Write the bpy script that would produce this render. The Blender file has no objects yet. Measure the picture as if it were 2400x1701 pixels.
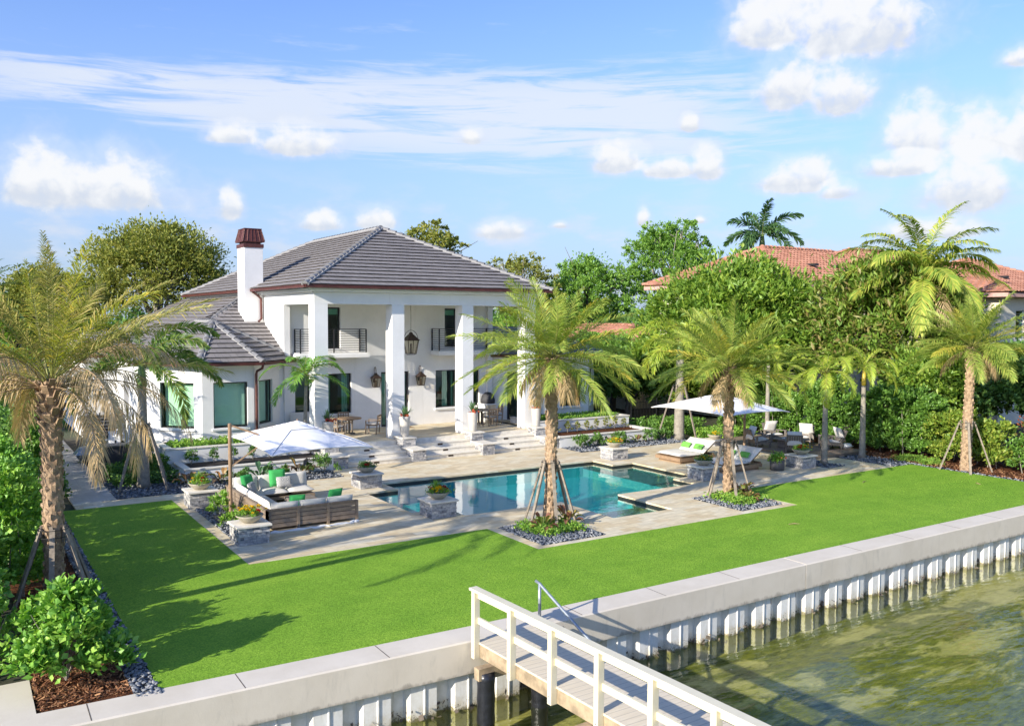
import bpy, bmesh, math, random
import numpy as np
from mathutils import Vector, Matrix, Euler
R = math.radians
C = bpy.context.scene
COL = C.collection
random.seed(7)
RNG = np.random.default_rng(11)

# ------------------------------------------------------------------ camera
cam = bpy.data.cameras.new('camera')
cam.sensor_width = 36.0
cam.lens = 30.467
cam.clip_start = 0.1
cam.clip_end = 8000
co = bpy.data.objects.new('camera', cam)
COL.objects.link(co)
co.location = (0, 0, 6.0)
co.rotation_mode = 'XYZ'
YAW, PIT, ROL = R(32.869), R(-2.934), R(0.2205)
_f = Vector((math.sin(YAW)*math.cos(PIT), math.cos(YAW)*math.cos(PIT), math.sin(PIT)))
_r = Vector((math.cos(YAW), -math.sin(YAW), 0)); _u = _r.cross(_f)
_r2 = _r*math.cos(ROL)+_u*math.sin(ROL); _u2 = -_r*math.sin(ROL)+_u*math.cos(ROL)
co.rotation_euler = Matrix((_r2, _u2, -_f)).transposed().to_euler('XYZ')
C.camera = co

# ------------------------------------------------------------------ render settings
C.render.engine = 'CYCLES'
C.view_settings.view_transform = 'Standard'
C.view_settings.look = 'None'
C.view_settings.gamma = 1.0
C.view_settings.exposure = 1.12
C.cycles.use_denoising = True
C.cycles.max_bounces = 8
C.cycles.diffuse_bounces = 4
C.cycles.glossy_bounces = 3
C.cycles.transmission_bounces = 6
C.cycles.transparent_max_bounces = 10
C.cycles.sample_clamp_indirect = 6
C.cycles.caustics_reflective = False
C.cycles.caustics_refractive = False

# ------------------------------------------------------------------ sun
SAZ, SEL = R(14.5), R(22.5)
sdir = Vector((-math.cos(SAZ)*math.cos(SEL), -math.sin(SAZ)*math.cos(SEL), math.sin(SEL)))   # towards the sun
sl = bpy.data.lights.new('sun', 'SUN'); sl.energy = 3.5; sl.angle = R(0.5); sl.color = (1.0, 0.925, 0.80)
so = bpy.data.objects.new('sun', sl); COL.objects.link(so)
so.rotation_euler = sdir.to_track_quat('Z', 'Y').to_euler()
so.location = sdir*200

# ------------------------------------------------------------------ world
W = bpy.data.worlds.new('World'); C.world = W; W.use_nodes = True
class NT:
    """small helper to write node graphs as expressions"""
    def __init__(s, nt): s.nt = nt; s.N = nt.nodes; s.L = nt.links
    def n(s, t, **kw):
        x = s.N.new(t)
        for k, v in kw.items(): setattr(x, k, v)
        return x
    def put(s, sock, v):
        if hasattr(v, 'is_output') or isinstance(v, bpy.types.NodeSocket): s.L.new(v, sock)
        elif v is not None:
            if isinstance(v, (tuple, list)) and sock.type == 'RGBA' and len(v) == 3: v = (*v, 1)
            sock.default_value = v
    def m(s, op, a, b=None, c=None, clamp=False):
        x = s.n('ShaderNodeMath', operation=op); x.use_clamp = clamp
        s.put(x.inputs[0], a)
        if b is not None: s.put(x.inputs[1], b)
        if c is not None: s.put(x.inputs[2], c)
        return x.outputs[0]
    def mix(s, f, a, b, mode='MIX'):
        x = s.n('ShaderNodeMix', data_type='RGBA', blend_type=mode); x.clamp_factor = True
        s.put(x.inputs[0], f); s.put(x.inputs[6], a); s.put(x.inputs[7], b)
        return x.outputs[2]
    def ramp(s, f, pts, interp='LINEAR'):
        x = s.n('ShaderNodeValToRGB'); x.color_ramp.interpolation = interp
        e = x.color_ramp.elements
        while len(e) < len(pts): e.new(0.5)
        for k, (p, c) in enumerate(pts):
            e[k].position = p; e[k].color = (*c, 1) if len(c) == 3 else c
        s.put(x.inputs[0], f); return x.outputs[0]
    def rng(s, v, a, b, c=0., d=1., smooth=True):
        x = s.n('ShaderNodeMapRange'); x.interpolation_type = 'SMOOTHSTEP' if smooth else 'LINEAR'
        s.put(x.inputs[0], v)
        for k, q in enumerate((a, b, c, d)): s.put(x.inputs[1+k], q)
        return x.outputs[0]
    def noise(s, vec, scale, detail=4, rough=0.55, dist=0., dims='3D'):
        x = s.n('ShaderNodeTexNoise', noise_dimensions=dims)
        if vec is not None: s.put(x.inputs['Vector'], vec)
        s.put(x.inputs['Scale'], scale); s.put(x.inputs['Detail'], detail)
        s.put(x.inputs['Roughness'], rough); s.put(x.inputs['Distortion'], dist)
        return x.outputs[0]
    def comb(s, x, y, z=0.):
        q = s.n('ShaderNodeCombineXYZ')
        for k, v in enumerate((x, y, z)): s.put(q.inputs[k], v)
        return q.outputs[0]
    def sep(s, v):
        q = s.n('ShaderNodeSeparateXYZ'); s.put(q.inputs[0], v); return q.outputs
    def mapping(s, vec, scale=(1, 1, 1), rot=(0, 0, 0), loc=(0, 0, 0)):
        q = s.n('ShaderNodeMapping'); s.put(q.inputs[0], vec)
        q.inputs[1].default_value = loc; q.inputs[2].default_value = rot; q.inputs[3].default_value = scale
        return q.outputs[0]
    def bump(s, h, strength=0.3, dist=0.02, normal=None):
        q = s.n('ShaderNodeBump'); s.put(q.inputs['Height'], h)
        q.inputs['Strength'].default_value = strength; q.inputs['Distance'].default_value = dist
        if normal is not None: s.put(q.inputs['Normal'], normal)
        return q.outputs[0]

W.node_tree.nodes.clear()
w = NT(W.node_tree)
sky = w.n('ShaderNodeTexSky', sky_type='NISHITA')
sky.sun_disc = False
sky.sun_elevation = SEL
sky.sun_rotation = math.atan2(sdir.x, sdir.y)
sky.altitude = 0; sky.air_density = 1.0; sky.dust_density = 0.6; sky.ozone_density = 1.6
tc = w.n('ShaderNodeTexCoord')
dx, dy, dz = w.sep(tc.outputs['Generated'])
az = w.m('ARCTAN2', dx, dy)
el = w.m('ARCSINE', dz)
azd = w.m('MULTIPLY', az, 180/math.pi)
eld = w.m('MULTIPLY', el, 180/math.pi)
uv = w.comb(azd, eld, 0.)
# clear air: a paler band towards the horizon, as sea-level moist air gives
haze = w.rng(eld, -2, 22, 1, 0)
skyc = w.mix(w.m('MULTIPLY', haze, 0.85), w.mix(1.0, sky.outputs[0], (0.49, 0.57, 0.81), 'MULTIPLY'), (1.36, 1.78, 2.50))
SKYC = skyc
# cumulus: (azimuth, elevation of the flat base, half width, height) in degrees
CUM = [(7.4, 7.0, 4.8, 2.6), (4.9, 7.0, 2.6, 3.0), (8.3, 7.2, 1.9, 3.0), (15.4, 10.9, 1.8, 1.2), (19.0, 10.5, 3.0, 1.7),
       (49.2, 17.0, 3.0, 3.0), (54.0, 16.4, 4.8, 4.2), (50.2, 13.6, 2.0, 2.7), (53.3, 12.9, 2.1, 2.5),
       (57.6, 10.0, 2.1, 3.0), (61.0, 9.6, 2.6, 2.6), (63.6, 9.6, 1.6, 4.0), (60.4, 7.0, 2.7, 3.0), (57.0, 8.8, 2.6, 1.2),
       (39.8, 9.8, 2.0, 1.9), (42.9, 9.3, 2.2, 1.1), (45.3, 9.2, 1.2, 1.9), (50.9, 8.3, 2.7, 1.7),
       (20.5, 5.8, 1.5, 1.1), (24.0, 6.0, 1.4, 1.3), (15.0, 6.5, 0.8, 1.6), (32.2, 5.5, 1.7, 1.1), (36.0, 6.0, 0.6, 0.4),
       (41.4, 6.2, 0.5, 1.0), (45.0, 6.2, 0.4, 0.4), (53.3, 7.6, 1.2, 1.0), (30.2, 11.4, 0.9, 0.9), (44.2, 12.0, 0.7, 1.0), (62.8, 14.2, 1.1, 0.9), (58.6, 5.0, 3.0, 1.0)]
wob = w.noise(uv, 0.34, 3, 0.45)
wob2 = w.noise(uv, 0.95, 4, 0.5, 0.3)
wob3 = w.noise(w.mapping(uv, (0.75, 1.0, 1)), 2.1, 5, 0.55, 0.4)
turb = w.m('ADD', w.m('MULTIPLY', w.m('SUBTRACT', wob, 0.5), 1.1), w.m('ADD', w.m('MULTIPLY', w.m('SUBTRACT', wob2, 0.5), 0.75), w.m('MULTIPLY', w.m('SUBTRACT', wob3, 0.5), 0.34)))
cum = None; low = None
for (a, e, hw, hh) in CUM:
    ex = w.m('DIVIDE', w.m('SUBTRACT', azd, a), hw)
    ey = w.m('DIVIDE', w.m('SUBTRACT', eld, e), hh)
    eyb = w.m('MULTIPLY', w.m('MINIMUM', ey, 0.), 3.2)            # the base falls off faster than the top
    eyt = w.m('MAXIMUM', ey, 0.)
    d2 = w.m('ADD', w.m('MULTIPLY', ex, ex), w.m('ADD', w.m('MULTIPLY', eyt, eyt), w.m('MULTIPLY', eyb, eyb)))
    v = w.m('SUBTRACT', 1.0, w.m('SQRT', d2))
    hgt = w.m('MULTIPLY', w.m('ADD', v, 0.6), ey)
    cum = v if cum is None else w.m('SMOOTH_MAX', cum, v, 0.25)
    t = w.m('MULTIPLY', w.rng(v, -0.3, 0.3), ey)
    low = t if low is None else w.m('MAXIMUM', low, t)
dens = w.rng(w.m('ADD', cum, turb), -0.20, 0.46)
soft = w.m('MULTIPLY', w.rng(w.m('ADD', cum, w.m('MULTIPLY', turb, 0.8)), -0.6, 0.3), 0.40)
dens = w.m('MULTIPLY', w.m('MAXIMUM', dens, soft), w.rng(wob2, 0.2, 0.55, 0.78, 0.98))
lit = w.rng(w.m('ADD', low, w.m('MULTIPLY', w.m('SUBTRACT', wob2, 0.5), 0.9)), -0.12, 0.40)
ccol = w.mix(lit, (2.15, 2.32, 2.62), (2.92, 2.96, 3.03))
# cirrus streaks
str1 = w.noise(w.mapping(uv, (0.11, 1.15, 1), (0, 0, R(-2))), 1.0, 6, 0.62, 0.5)
band = w.m('SUBTRACT', 1.0, w.m('ABSOLUTE', w.m('DIVIDE', w.m('SUBTRACT', eld, w.m('ADD', 12.9, w.m('MULTIPLY', w.m('SUBTRACT', azd, 30), -0.02))), w.rng(azd, 0, 34, 2.2, 5.2))))
band = w.m('MULTIPLY', w.rng(band, 0.0, 0.8), w.m('MULTIPLY', w.rng(azd, 58, 42), w.rng(azd, -12, 8)))
cir = w.m('MULTIPLY', w.rng(w.m('ADD', str1, w.m('MULTIPLY', band, 0.30)), 0.58, 0.82), w.m('ADD', 0.06, w.m('MULTIPLY', band, 0.75)))
cir = w.m('ADD', cir, w.m('MULTIPLY', w.rng(w.noise(w.mapping(uv, (0.14, 0.9, 1), (0, 0, R(6)), (3, 7, 0)), 1.0, 5, 0.6), 0.56, 0.8), w.m('MULTIPLY', 0.35, w.rng(eld, 12, 17))))
# low cloud near the horizon
lowb = w.m('MULTIPLY', w.rng(w.noise(w.mapping(uv, (0.26, 0.62, 1)), 1.0, 5, 0.55), 0.44, 0.72), w.m('MULTIPLY', w.rng(eld, 10.5, 4.5), 0.55))
skyc = w.mix(cir, skyc, (2.55, 2.7, 2.95))
skyc = w.mix(lowb, skyc, (2.45, 2.52, 2.75))
skyc = w.mix(dens, skyc, ccol)
bg = w.n('ShaderNodeBackground'); bg.inputs[1].default_value = 0.15
w.L.new(skyc, bg.inputs[0])
wo = w.n('ShaderNodeOutputWorld'); w.L.new(bg.outputs[0], wo.inputs[0])
W.cycles.sampling_method = 'MANUAL'; W.cycles.sample_map_resolution = 512

# ================================================================== mesh helpers
class MB:
    def __init__(s): s.v = []; s.f = []; s.mi = []; s.cm = 0
    def quad(s, *p):
        k = len(s.v); s.v += [tuple(q) for q in p]; s.f.append(tuple(range(k, k+len(p)))); s.mi.append(s.cm)
    def box(s, x0, x1, y0, y1, z0, z1):
        if x0 > x1: x0, x1 = x1, x0
        if y0 > y1: y0, y1 = y1, y0
        if z0 > z1: z0, z1 = z1, z0
        k = len(s.v)
        s.v += [(x0, y0, z0), (x1, y0, z0), (x1, y1, z0), (x0, y1, z0), (x0, y0, z1), (x1, y0, z1), (x1, y1, z1), (x0, y1, z1)]
        for q in ((0, 3, 2, 1), (4, 5, 6, 7), (0, 1, 5, 4), (1, 2, 6, 5), (2, 3, 7, 6), (3, 0, 4, 7)):
            s.f.append(tuple(k+i for i in q)); s.mi.append(s.cm)
        return s
    def bar(s, a, b, wd, ht, up=(0, 0, 1)):
        a = Vector(a); b = Vector(b); d = (b-a).normalized(); u = Vector(up)
        if abs(d.dot(u)) > .98: u = Vector((1, 0, 0))
        sd = d.cross(u).normalized()*(wd/2); u2 = sd.cross(d).normalized()*(ht/2)
        k = len(s.v)
        for p in (a, b): s.v += [tuple(p-sd-u2), tuple(p+sd-u2), tuple(p+sd+u2), tuple(p-sd+u2)]
        for q in ((0, 3, 2, 1), (4, 5, 6, 7), (0, 1, 5, 4), (1, 2, 6, 5), (2, 3, 7, 6), (3, 0, 4, 7)):
            s.f.append(tuple(k+i for i in q)); s.mi.append(s.cm)
        return s
    def tube(s, pts, rad, n=8, caps=True):
        pts = [Vector(p) for p in pts]
        if not hasattr(rad, '__len__'): rad = [rad]*len(pts)
        k = len(s.v); ref = None
        for i, p in enumerate(pts):
            t = (pts[min(i+1, len(pts)-1)]-pts[max(i-1, 0)]).normalized()
            if ref is None:
                ref = t.cross(Vector((0, 0, 1)))
                if ref.length < .05: ref = Vector((1, 0, 0))
            ref = (ref-t*ref.dot(t)).normalized(); b = t.cross(ref)
            for j in range(n):
                a = 2*math.pi*j/n
                s.v.append(tuple(p+(ref*math.cos(a)+b*math.sin(a))*rad[i]))
        for i in range(len(pts)-1):
            for j in range(n):
                s.f.append((k+i*n+j, k+i*n+(j+1) % n, k+(i+1)*n+(j+1) % n, k+(i+1)*n+j)); s.mi.append(s.cm)
        if caps:
            s.f.append(tuple(k+j for j in range(n))[::-1]); s.mi.append(s.cm)
            e = k+(len(pts)-1)*n
            s.f.append(tuple(e+j for j in range(n))); s.mi.append(s.cm)
        return s
    def lathe(s, prof, n=24, c=(0, 0, 0), sx=1, sy=1, phase=0.):
        k = len(s.v)
        for (r, z) in prof:
            for j in range(n):
                a = 2*math.pi*j/n+phase
                s.v.append((c[0]+r*math.cos(a)*sx, c[1]+r*math.sin(a)*sy, c[2]+z))
        for i in range(len(prof)-1):
            for j in range(n):
                s.f.append((k+i*n+j, k+i*n+(j+1) % n, k+(i+1)*n+(j+1) % n, k+(i+1)*n+j)); s.mi.append(s.cm)
        if prof[0][0] > 1e-4: s.f.append(tuple(k+j for j in range(n))[::-1]); s.mi.append(s.cm)
        if prof[-1][0] > 1e-4:
            e = k+(len(prof)-1)*n; s.f.append(tuple(e+j for j in range(n))); s.mi.append(s.cm)
        return s
    def prism(s, poly, z0, z1):
        k = len(s.v); n = len(poly)
        s.v += [(p[0], p[1], z0) for p in poly]+[(p[0], p[1], z1) for p in poly]
        s.f.append(tuple(k+i for i in range(n))[::-1]); s.f.append(tuple(k+n+i for i in range(n)))
        for i in range(n): s.f.append((k+i, k+(i+1) % n, k+n+(i+1) % n, k+n+i))
        s.mi += [s.cm]*(n+2)
        return s
    def pillow(s, c, sx, sy, h, rot=None, n=8, puff=1.0):
        """soft cushion: local x,y in plane, h thickness"""
        M = (rot if rot is not None else Matrix.Identity(3)); c = Vector(c)
        for sg in (1, -1):
            k = len(s.v)
            for i in range(n+1):
                for j in range(n+1):
                    u = -1+2*i/n; v = -1+2*j/n
                    e = ((1-abs(u)**4)*(1-abs(v)**4))**0.5 if puff else 1
                    q = Vector((u*sx/2*(1-.06*v*v*puff*0+0), v*sy/2, sg*h/2*e))
                    s.v.append(tuple(c+M@q))
            for i in range(n):
                for j in range(n):
                    q = (k+i*(n+1)+j, k+(i+1)*(n+1)+j, k+(i+1)*(n+1)+j+1, k+i*(n+1)+j+1)
                    s.f.append(q if sg > 0 else q[::-1]); s.mi.append(s.cm)
        return s
    def cells(s, xs, ys, fill, z0, z1, org=None, ud=None, vd=None, nd=None, openu=False):
        """filled grid cells extruded between z0..z1 along nd, only boundary faces"""
        org = Vector(org or (0, 0, 0)); ud = Vector(ud or (1, 0, 0)); vd = Vector(vd or (0, 1, 0)); nd = Vector(nd or (0, 0, 1))
        P = lambda x, y, z: tuple(org+ud*x+vd*y+nd*z)
        nx, ny = len(xs)-1, len(ys)-1
        F = [[fill((xs[i]+xs[i+1])/2, (ys[j]+ys[j+1])/2) for j in range(ny)] for i in range(nx)]
        g = lambda i, j: (openu and 0 <= j < ny and not 0 <= i < nx) or (0 <= i < nx and 0 <= j < ny and F[i][j])
        for i in range(nx):
            for j in range(ny):
                if not F[i][j]: continue
                a, b, c, d = xs[i], xs[i+1], ys[j], ys[j+1]
                s.quad(P(a, c, z1), P(b, c, z1), P(b, d, z1), P(a, d, z1))
                if z1 != z0:
                    s.quad(P(a, d, z0), P(b, d, z0), P(b, c, z0), P(a, c, z0))
                    if not g(i-1, j): s.quad(P(a, d, z0), P(a, c, z0), P(a, c, z1), P(a, d, z1))
                    if not g(i+1, j): s.quad(P(b, c, z0), P(b, d, z0), P(b, d, z1), P(b, c, z1))
                    if not g(i, j-1): s.quad(P(a, c, z0), P(b, c, z0), P(b, c, z1), P(a, c, z1))
                    if not g(i, j+1): s.quad(P(b, d, z0), P(a, d, z0), P(a, d, z1), P(b, d, z1))
        return s
    def sheet(s, rects, holes, z0, z1):
        xs = sorted({v for r in rects+holes for v in r[:2]}); ys = sorted({v for r in rects+holes for v in r[2:]})
        ins = lambda L, x, y: any(a < x < b and c < y < d for a, b, c, d in L)
        return s.cells(xs, ys, lambda x, y: ins(rects, x, y) and not ins(holes, x, y), z0, z1)
    def build(s, name, mat, parent=None, smooth=False, bevel=0, auto=None, loc=None):
        me = bpy.data.meshes.new(name)
        me.from_pydata(s.v, [], s.f)
        mats = mat if isinstance(mat, (list, tuple)) else [mat]
        for m_ in mats: me.materials.append(m_)
        if len(mats) > 1: me.polygons.foreach_set('material_index', s.mi)
        if smooth: me.polygons.foreach_set('use_smooth', [True]*len(me.polygons))
        me.update()
        o = bpy.data.objects.new(name, me); COL.objects.link(o)
        if parent: o.parent = parent
        if loc: o.location = loc
        if bevel:
            b = o.modifiers.new('bevel', 'BEVEL'); b.width = bevel; b.segments = 2; b.limit_method = 'ANGLE'; b.angle_limit = R(40)
        return o

def npmesh(name, V, quads=None, tris=None, mat=None, parent=None, smooth=False, mi=None):
    me = bpy.data.meshes.new(name)
    V = np.asarray(V, np.float32).reshape(-1, 3)
    q = np.zeros((0, 4), np.int32) if quads is None else np.asarray(quads, np.int32)
    t = np.zeros((0, 3), np.int32) if tris is None else np.asarray(tris, np.int32)
    nl = q.size+t.size; nf = len(q)+len(t)
    me.vertices.add(len(V)); me.vertices.foreach_set('co', V.ravel())
    me.loops.add(nl); me.loops.foreach_set('vertex_index', np.concatenate([q.ravel(), t.ravel()]))
    me.polygons.add(nf)
    st = np.concatenate([np.arange(len(q))*4, q.size+np.arange(len(t))*3]).astype(np.int32)
    me.polygons.foreach_set('loop_start', st)
    for m_ in (mat if isinstance(mat, (list, tuple)) else [mat]): me.materials.append(m_)
    if mi is not None: me.polygons.foreach_set('material_index', np.asarray(mi, np.int32))
    me.polygons.foreach_set('use_smooth', np.full(nf, smooth))
    me.update(calc_edges=True); me.validate()
    o = bpy.data.objects.new(name, me); COL.objects.link(o)
    if parent: o.parent = parent
    return o

def tag(o, label=None, cat=None, group=None, kind=None):
    if label: o['label'] = label
    if cat: o['category'] = cat
    if group: o['group'] = group
    if kind: o['kind'] = kind
    return o
def thing(name, label, cat, loc=(0, 0, 0), rz=0., group=None):
    o = bpy.data.objects.new(name, None); COL.objects.link(o)
    o.empty_display_size = .2
    o.location = loc; o.rotation_euler = (0, 0, rz)
    return tag(o, label, cat, group)
def structure(o, label, cat='ground'): return tag(o, label, cat, kind='structure')
def dup(root, loc=None, rz=None, label=None, group=None, scale=None):
    r = root.copy(); COL.objects.link(r)
    if loc is not None: r.location = loc
    if rz is not None: r.rotation_euler = (0, 0, rz)
    if scale is not None: r.scale = (scale,)*3 if not hasattr(scale, '__len__') else scale
    if label: r['label'] = label
    if group: r['group'] = group
    for ch in list(root.children):
        c = ch.copy(); COL.objects.link(c); c.parent = r
        for g in list(ch.children):
            d = g.copy(); COL.objects.link(d); d.parent = c
    return r

# ================================================================== materials
def mat(name):
    m_ = bpy.data.materials.new(name); m_.use_nodes = True
    m_.node_tree.nodes.clear()
    t = NT(m_.node_tree)
    out = t.n('ShaderNodeOutputMaterial')
    return m_, t, out
def principled(t, out, col, rough=.6, bump=None, metal=0., spec=None, normal=None):
    p = t.n('ShaderNodeBsdfPrincipled')
    t.put(p.inputs['Base Color'], col); t.put(p.inputs['Roughness'], rough); t.put(p.inputs['Metallic'], metal)
    if spec is not None: t.put(p.inputs['Specular IOR Level'], spec)
    if normal is not None: t.L.new(normal, p.inputs['Normal'])
    t.L.new(p.outputs[0], out.inputs[0]); return p
def scl(c, k): return tuple(x*k for x in c)
def simple(name, col, rough=.6, var=.12, scale=6., bump=.0, bdist=.01, metal=0., bscale=None, spec=None):
    m_, t, out = mat(name)
    oc = t.n('ShaderNodeTexCoord').outputs['Object']
    nz = t.noise(oc, scale, 5, .6)
    c = t.mix(t.rng(nz, .3, .7), scl(col, 1-var), scl(col, 1+var))
    nrm = t.bump(t.noise(oc, bscale or scale*8, 4, .6), bump, bdist) if bump else None
    principled(t, out, c, rough, metal=metal, normal=nrm, spec=spec)
    return m_
def island(name, cols, rough=.6, bump=.0, bscale=40., noise=.1, nscale=20., spec=None):
    """colour picked per loose piece (stones, tiles, boards, leaves of one part)"""
    m_, t, out = mat(name)
    rp = t.n('ShaderNodeNewGeometry').outputs['Random Per Island']
    n = len(cols)
    c = t.ramp(rp, [((i+.5)/n if n > 1 else .5, k) for i, k in enumerate(cols)])
    oc = t.n('ShaderNodeTexCoord').outputs['Object']
    nz = t.noise(oc, nscale, 4, .6)
    c = t.mix(t.rng(nz, .3, .7), t.mix(1., c, (1-noise,)*3, 'MULTIPLY'), t.mix(1., c, (1+noise,)*3, 'MULTIPLY'))
    nrm = t.bump(t.noise(oc, bscale, 4, .6), bump, .01) if bump else None
    principled(t, out, c, rough, normal=nrm, spec=spec)
    return m_
def leafmat(name, cols, trans=.42, rough=.45, gloss=.06, kk=2.15):
    m_, t, out = mat(name)
    rp = t.n('ShaderNodeNewGeometry').outputs['Random Per Island']
    cols = [scl(k, kk) for k in cols]; n = len(cols)
    c = t.ramp(rp, [((i+.5)/n if n > 1 else .5, k) for i, k in enumerate(cols)])
    d = t.n('ShaderNodeBsdfDiffuse'); t.L.new(c, d.inputs[0])
    tr = t.n('ShaderNodeBsdfTranslucent'); t.L.new(t.mix(1., c, (1.25, 1.35, .7), 'MULTIPLY'), tr.inputs[0])
    mx = t.n('ShaderNodeMixShader'); mx.inputs[0].default_value = trans
    t.L.new(d.outputs[0], mx.inputs[1]); t.L.new(tr.outputs[0], mx.inputs[2])
    g = t.n('ShaderNodeBsdfGlossy'); g.inputs['Roughness'].default_value = max(.5, rough); g.inputs[0].default_value = (.8, .9, .7, 1)
    m2 = t.n('ShaderNodeMixShader'); m2.inputs[0].default_value = gloss*.55
    t.L.new(mx.outputs[0], m2.inputs[1]); t.L.new(g.outputs[0], m2.inputs[2])
    t.L.new(m2.outputs[0], out.inputs[0])
    return m_

M = {}
def m_stucco():
    m_, t, out = mat('white_stucco'); oc = t.n('ShaderNodeTexCoord').outputs['Object']
    a = t.noise(oc, 1.1, 5, .6); st = t.noise(t.mapping(oc, (4, 4, .35)), 1., 5, .65); g = t.noise(oc, 70, 4, .6)
    col = t.mix(t.rng(a, .3, .7), (.80, .79, .765), (.87, .86, .835))
    col = t.mix(t.m('MULTIPLY', t.rng(st, .56, .78), .35), col, (.66, .645, .61))
    principled(t, out, col, .8, normal=t.bump(g, .22, .006)); return m_
M['stucco'] = m_stucco()
M['trim'] = simple('white_trim', (.80, .80, .78), .6, .03, 4.)
M['limestone'] = simple('limestone_cap', (.74, .69, .59), .6, .10, 5., .15, .004)
M['darkmetal'] = simple('dark_metal', (.02, .02, .022), .4, .1, 5.)
M['bronze'] = simple('aged_bronze', (.055, .035, .026), .45, .2, 14., metal=.4)
M['copper'] = simple('copper_gutter', (.115, .036, .028), .45, .25, 6., metal=.25)
M['rooftile'] = island('grey_roof_tile', [(.215, .197, .186), (.230, .210, .198), (.246, .225, .212), (.222, .204, .194)], .8, .2, 30, .08, 6)
M['ridgetile'] = island('grey_ridge_tile', [(.165, .162, .162), (.195, .192, .192), (.225, .222, .222)], .7, .2, 30, .12, 6)
M['mortar'] = simple('ridge_mortar', (.30, .295, .29), .9, .1, 8.)
M['terracotta'] = island('terracotta_tile', [(.38, .17, .105), (.44, .205, .13), (.48, .24, .155), (.34, .15, .09)], .8, .2, 30, .15, 5)
M['pinktrim'] = simple('pink_trim', (.55, .33, .27), .8, .1, 5.)
M['cream'] = simple('cream_stucco', (.72, .66, .52), .8, .04, 4.)
M['ledge'] = island('ledge_stone', [(.20, .20, .21), (.30, .30, .31), (.38, .37, .36), (.46, .44, .42), (.54, .51, .47), (.33, .33, .34)], .85, .9, 26, .28, 14)
M['concrete'] = None
M['teak'] = island('weathered_teak', [(.20, .145, .10), (.25, .185, .13), (.225, .165, .115)], .7, .2, 40, .18, 9)
M['teakwarm'] = island('warm_teak', [(.26, .17, .10), (.32, .21, .125)], .6, .1, 40, .15, 9)
M['driftwood'] = island('greyed_wood', [(.17, .145, .12), (.215, .185, .155)], .75, .2, 40, .15, 9)
M['sofawood'] = island('sofa_wood', [(.225, .17, .12), (.27, .205, .15), (.25, .19, .135)], .7, .2, 40, .15, 9)
M['stake'] = island('timber_stake', [(.30, .24, .175), (.38, .30, .22), (.25, .21, .165), (.33, .27, .21)], .8, .25, 30, .2, 8)
M['cushion'] = simple('cream_cushion', (.66, .63, .575), .9, .03, 12., .12, .003, bscale=200)
M['white_cloth'] = simple('white_canvas', (.80, .80, .80), .85, .02, 8., .08, .003, bscale=150)
M['green_cloth'] = simple('green_cushion', (.05, .40, .10), .85, .06, 12., .1, .003, bscale=200)
M['lime_cloth'] = simple('leaf_green_cushion', (.15, .42, .07), .85, .06, 12., .1, .003, bscale=200)
M['bowl'] = simple('cast_stone_bowl', (.40, .36, .28), .75, .12, 9., .1, .004)
M['pot'] = simple('pale_pot', (.55, .515, .455), .65, .06, 6., .08, .004)
M['greypot'] = simple('slate_pot', (.085, .082, .08), .7, .2, 9., .1, .004)
M['soil'] = simple('soil', (.04, .028, .02), .95, .3, 20.)
M['bark'] = simple('bark', (.13, .105, .08), .9, .3, 8., .6, .03, bscale=14)
M['palebark'] = simple('pale_bark', (.29, .26, .21), .9, .2, 7., .5, .02, bscale=18)
M['datetrunk'] = island('leaf_scar_trunk', [(.27, .175, .105), (.39, .265, .165), (.47, .33, .21), (.34, .23, .14)], .9, .4, 40, .25, 14)
M['strap'] = simple('black_strap', (.02, .02, .02), .6)
M['railpaint'] = simple('cream_paint', (.70, .645, .475), .55, .03, 6., .05, .003)
M['decking'] = None
M['galv'] = simple('galvanised_pipe', (.38, .42, .45), .35, .12, 20., metal=.6)
M['pinetimber'] = simple('pine_beam', (.36, .275, .175), .75, .3, 5., .2, .006)
M['pilewrap'] = simple('black_pile_wrap', (.016, .017, .022), .28, .3, 10., .6, .02, bscale=9)
M['blackiron'] = simple('black_iron', (.012, .012, .013), .5)
M['interior'] = simple('room_plaster', (.42, .42, .38), .9, .05, 2.)
M['floorwood'] = simple('room_floor', (.22, .15, .10), .5, .1, 3.)
M['blind'] = simple('roller_blind', (.78, .78, .70), .9, .02, 3.)
M['doormat'] = simple('coir_mat', (.30, .19, .09), .95, .2, 30.)
M['cover'] = simple('dark_cover', (.045, .045, .05), .7, .2, 6.)
M['cable'] = simple('cable', (.1, .1, .1), .6)

# leaves
M['palm'] = leafmat('date_frond', [(.105, .15, .028), (.135, .18, .032), (.17, .205, .038), (.21, .22, .045)], .35, .4, .07)
M['palmtan'] = leafmat('weathered_date_frond', [(.14, .155, .04), (.20, .19, .055), (.26, .22, .075), (.32, .245, .10), (.17, .175, .045)], .3, .5, .04, kk=1.8)
M['palmgold'] = leafmat('gold_frond', [(.20, .21, .03), (.27, .24, .035), (.16, .19, .028), (.33, .25, .05)], .35, .4, .06)
M['palmdry'] = leafmat('dry_frond', [(.58, .42, .23), (.68, .51, .30), (.48, .34, .19), (.62, .46, .26)], .2, .7, .02, kk=1.0)
M['palmgrn'] = leafmat('foxtail_frond', [(.055, .13, .022), (.08, .165, .028), (.11, .20, .03)], .35, .4, .07)
M['palmyel'] = leafmat('yellow_frond', [(.15, .205, .026), (.20, .245, .03), (.26, .265, .036), (.17, .225, .03)], .4, .4, .06)
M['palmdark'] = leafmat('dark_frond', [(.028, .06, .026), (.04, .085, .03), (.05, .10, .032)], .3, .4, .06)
M['rachis'] = simple('frond_rib', (.25, .26, .06), .6, .2, 6.)
M['rachisdry'] = simple('dry_rib', (.32, .22, .12), .7, .2, 6.)
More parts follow.
